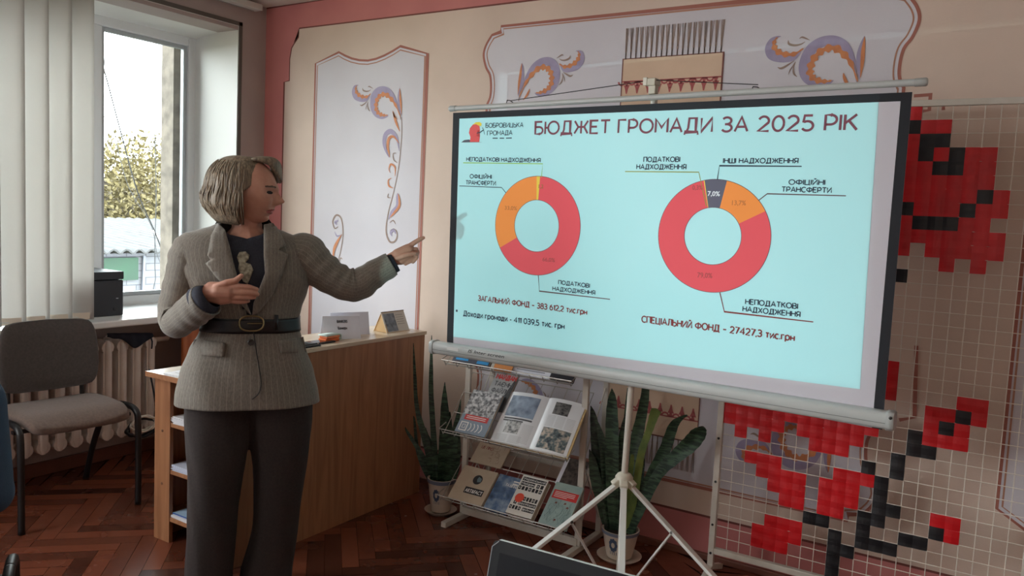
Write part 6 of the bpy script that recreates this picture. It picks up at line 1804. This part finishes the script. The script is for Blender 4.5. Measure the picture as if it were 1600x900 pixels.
# ---- trousers and shoes
trm = mat('dark_brown_trousers', (52, 44, 42), .9, c2=(44, 37, 36), scale=120, bump=.2, bscale=300)
mb = MB()
def trouser(rows):
    rings = []
    rows = [r for r in rows]
    for x0, x1, y, dep, d in spline(rows, 5):
        c = P((x0+x1)/2, y, d); hw = (x1-x0)/2*M
        rings.append([c+WR*math.copysign(abs(math.cos(2*PI*j/36))**.85, math.cos(2*PI*j/36))*hw*(1+.025*math.sin(j*1.7+y*.06))+WF*math.copysign(abs(math.sin(2*PI*j/36))**.85, math.sin(2*PI*j/36))*dep*(1+.02*math.sin(j*.9+y*.04)) for j in range(36)])
    mb.loft(rings)
trouser([(312, 420, 545, .085, 0), (298, 408, 600, .11, 0), (293, 392, 640, .105, .0), (295, 386, 690, .098, .005), (297, 374, 760, .09, .01), (295, 367, 830, .085, .005), (292, 362, 890, .09, .0), (291, 362, 925, .092, .0)])
trouser([(360, 462, 545, .085, 0), (374, 482, 600, .11, 0), (388, 486, 640, .105, -.005), (393, 483, 690, .098, -.01), (398, 473, 760, .09, -.015), (394, 464, 830, .086, -.02), (378, 457, 885, .095, -.03), (374, 456, 912, .097, -.03)])
tr = fuse(mb, .006, 6); tr.name = 'trousers'; tr.data.materials.clear(); tr.data.materials.append(trm)
parent(tr, lady)
for x, y, d in ((328, 925, .03), (414, 915, .0)):
    c = P(x, y, d); c.z = 0
    dr = (WF*.9+WR*(.1 if x < 400 else .35)).normalized(); sd = V((-dr.y, dr.x, 0))
    rings = []
    for q, w, h in ((-.09, .022, .05), (-.07, .034, .07), (0, .038, .075), (.06, .043, .055), (.11, .036, .035), (.135, .018, .022)):
        rings.append([c+dr*q+sd*w*math.cos(2*PI*j/20)+Z*(max(0, .002+h*.5+h*.5*math.sin(2*PI*j/20))) for j in range(20)])
    obj('shoe', MB().loft(rings), black_plastic, lady, smooth=True)

# ---- somebody seated at the left edge, only a sleeve, a hand and a knee inside the picture
def sitter():
    o = onz(-62, 905, 0) - V((CR.x, CR.y, 0)).normalized()*.29
    fx = V((-.86, .51, 0)).normalized(); rt = V((fx.y, -fx.x, 0)); o = onz(-6, 745, .74); o = V((o.x, o.y, 0))-rt*.235
    t = thing('person', 'seated person in a blue sleeve and dark trousers cut by the left edge', 'person', (o.x, o.y, 0))
    q = lambda f_, s_, z: o+fx*f_+rt*s_+Z*z
    hc = q(-.02, 0, 1.20)
    mb = MB(); head_mesh(mb, hc, fx, Z)
    mb.chain([q(-.03, 0, 1.13), q(-.06, 0, 1.0)], [.05, .06]); mb.chain([q(-.06, -.16, .96), q(-.06, .16, .96)], [.06, .06])
    mb.chain([q(-.06, 0, .92), q(-.03, 0, .72), q(-.02, 0, .52)], [.12, .12, .13])
    for s_ in (-1, 1):
        mb.chain([q(0, s_*.1, .51), q(.33, s_*.12, .50), q(.34, s_*.12, .06), q(.38, s_*.12, .04)], [.075, .055, .04, .035])
        mb.chain([q(.36, s_*.12, .035), q(.48, s_*.12, .03)], [.032, .026])
        mb.chain([q(-.06, s_*.20, .95), q(.0, s_*.22, .70), q(.23, s_*.14, .63)], [.05, .042, .03])
        w = q(.23, s_*.14, .63); mb.chain([w, w+fx*.05+Z*-.01], [.026, .028])
        for k in range(4):
            b_ = w+fx*.06+rt*(k-1.5)*.017-Z*.01; mb.chain([b_, b_+fx*.035-Z*.008, b_+fx*.06-Z*.022, b_+fx*.068-Z*.035], [.0095, .009, .008, .007])
        mb.chain([w+fx*.02-rt*s_*.025, w+fx*.055-rt*s_*.04, w+fx*.08-rt*s_*.035], [.011, .0095, .008])
    b = fuse(mb, .007, 3); b.name = 'body'; b.data.materials.clear(); b.data.materials.append(skin); parent(b, t)
    mb = MB()
    mb.chain([q(-.06, 0, .95), q(-.04, 0, .74), q(-.02, 0, .54)], [.13, .14, .155]); mb.chain([q(-.06, -.18, .96), q(-.06, .18, .96)], [.072, .072])
    for s_ in (-1, 1): mb.chain([q(-.06, s_*.20, .95), q(.0, s_*.22, .70), q(.20, s_*.145, .635)], [.066, .058, .046])
    b = fuse(mb, .009, 5); b.name = 'blue_sweater'; b.data.materials.clear(); b.data.materials.append(mat('blue_knit', (66, 92, 118), .9, bump=.4, bscale=200)); parent(b, t)
    mb = MB()
    for s_ in (-1, 1): mb.chain([q(-.03, s_*.1, .51), q(.33, s_*.12, .505), q(.34, s_*.12, .07)], [.095, .075, .062])
    b = fuse(mb, .009, 5); b.name = 'dark_trousers'; b.data.materials.clear(); b.data.materials.append(mat('dark_jeans', (36, 38, 48), .9)); parent(b, t)
    mb = MB(); mb.ellipsoid(hc+Z*.025-fx*.012, (fx*.105, rt*.086, Z*.108)); b = obj('hair', mb, browm, t, smooth='all')
    for s_ in (-1, 1):
        c = q(.40, s_*.12, 0); obj('shoe', MB().loft([[c+fx*f_+rt*w*math.cos(2*PI*j/16)+Z*max(0, h*.5+h*.5*math.sin(2*PI*j/16)) for j in range(16)] for f_, w, h in ((-.12, .03, .06), (-.04, .04, .085), (.06, .045, .06), (.12, .025, .03))]), black_plastic, t, smooth=True)
    c2 = dup(ch, 'brown office chair under the seated person at the left edge')
    c2.location = (o.x+fx.x*.2, o.y+fx.y*.2, 0); c2.rotation_euler = (0, 0, math.atan2(fx.y, fx.x))
sitter()
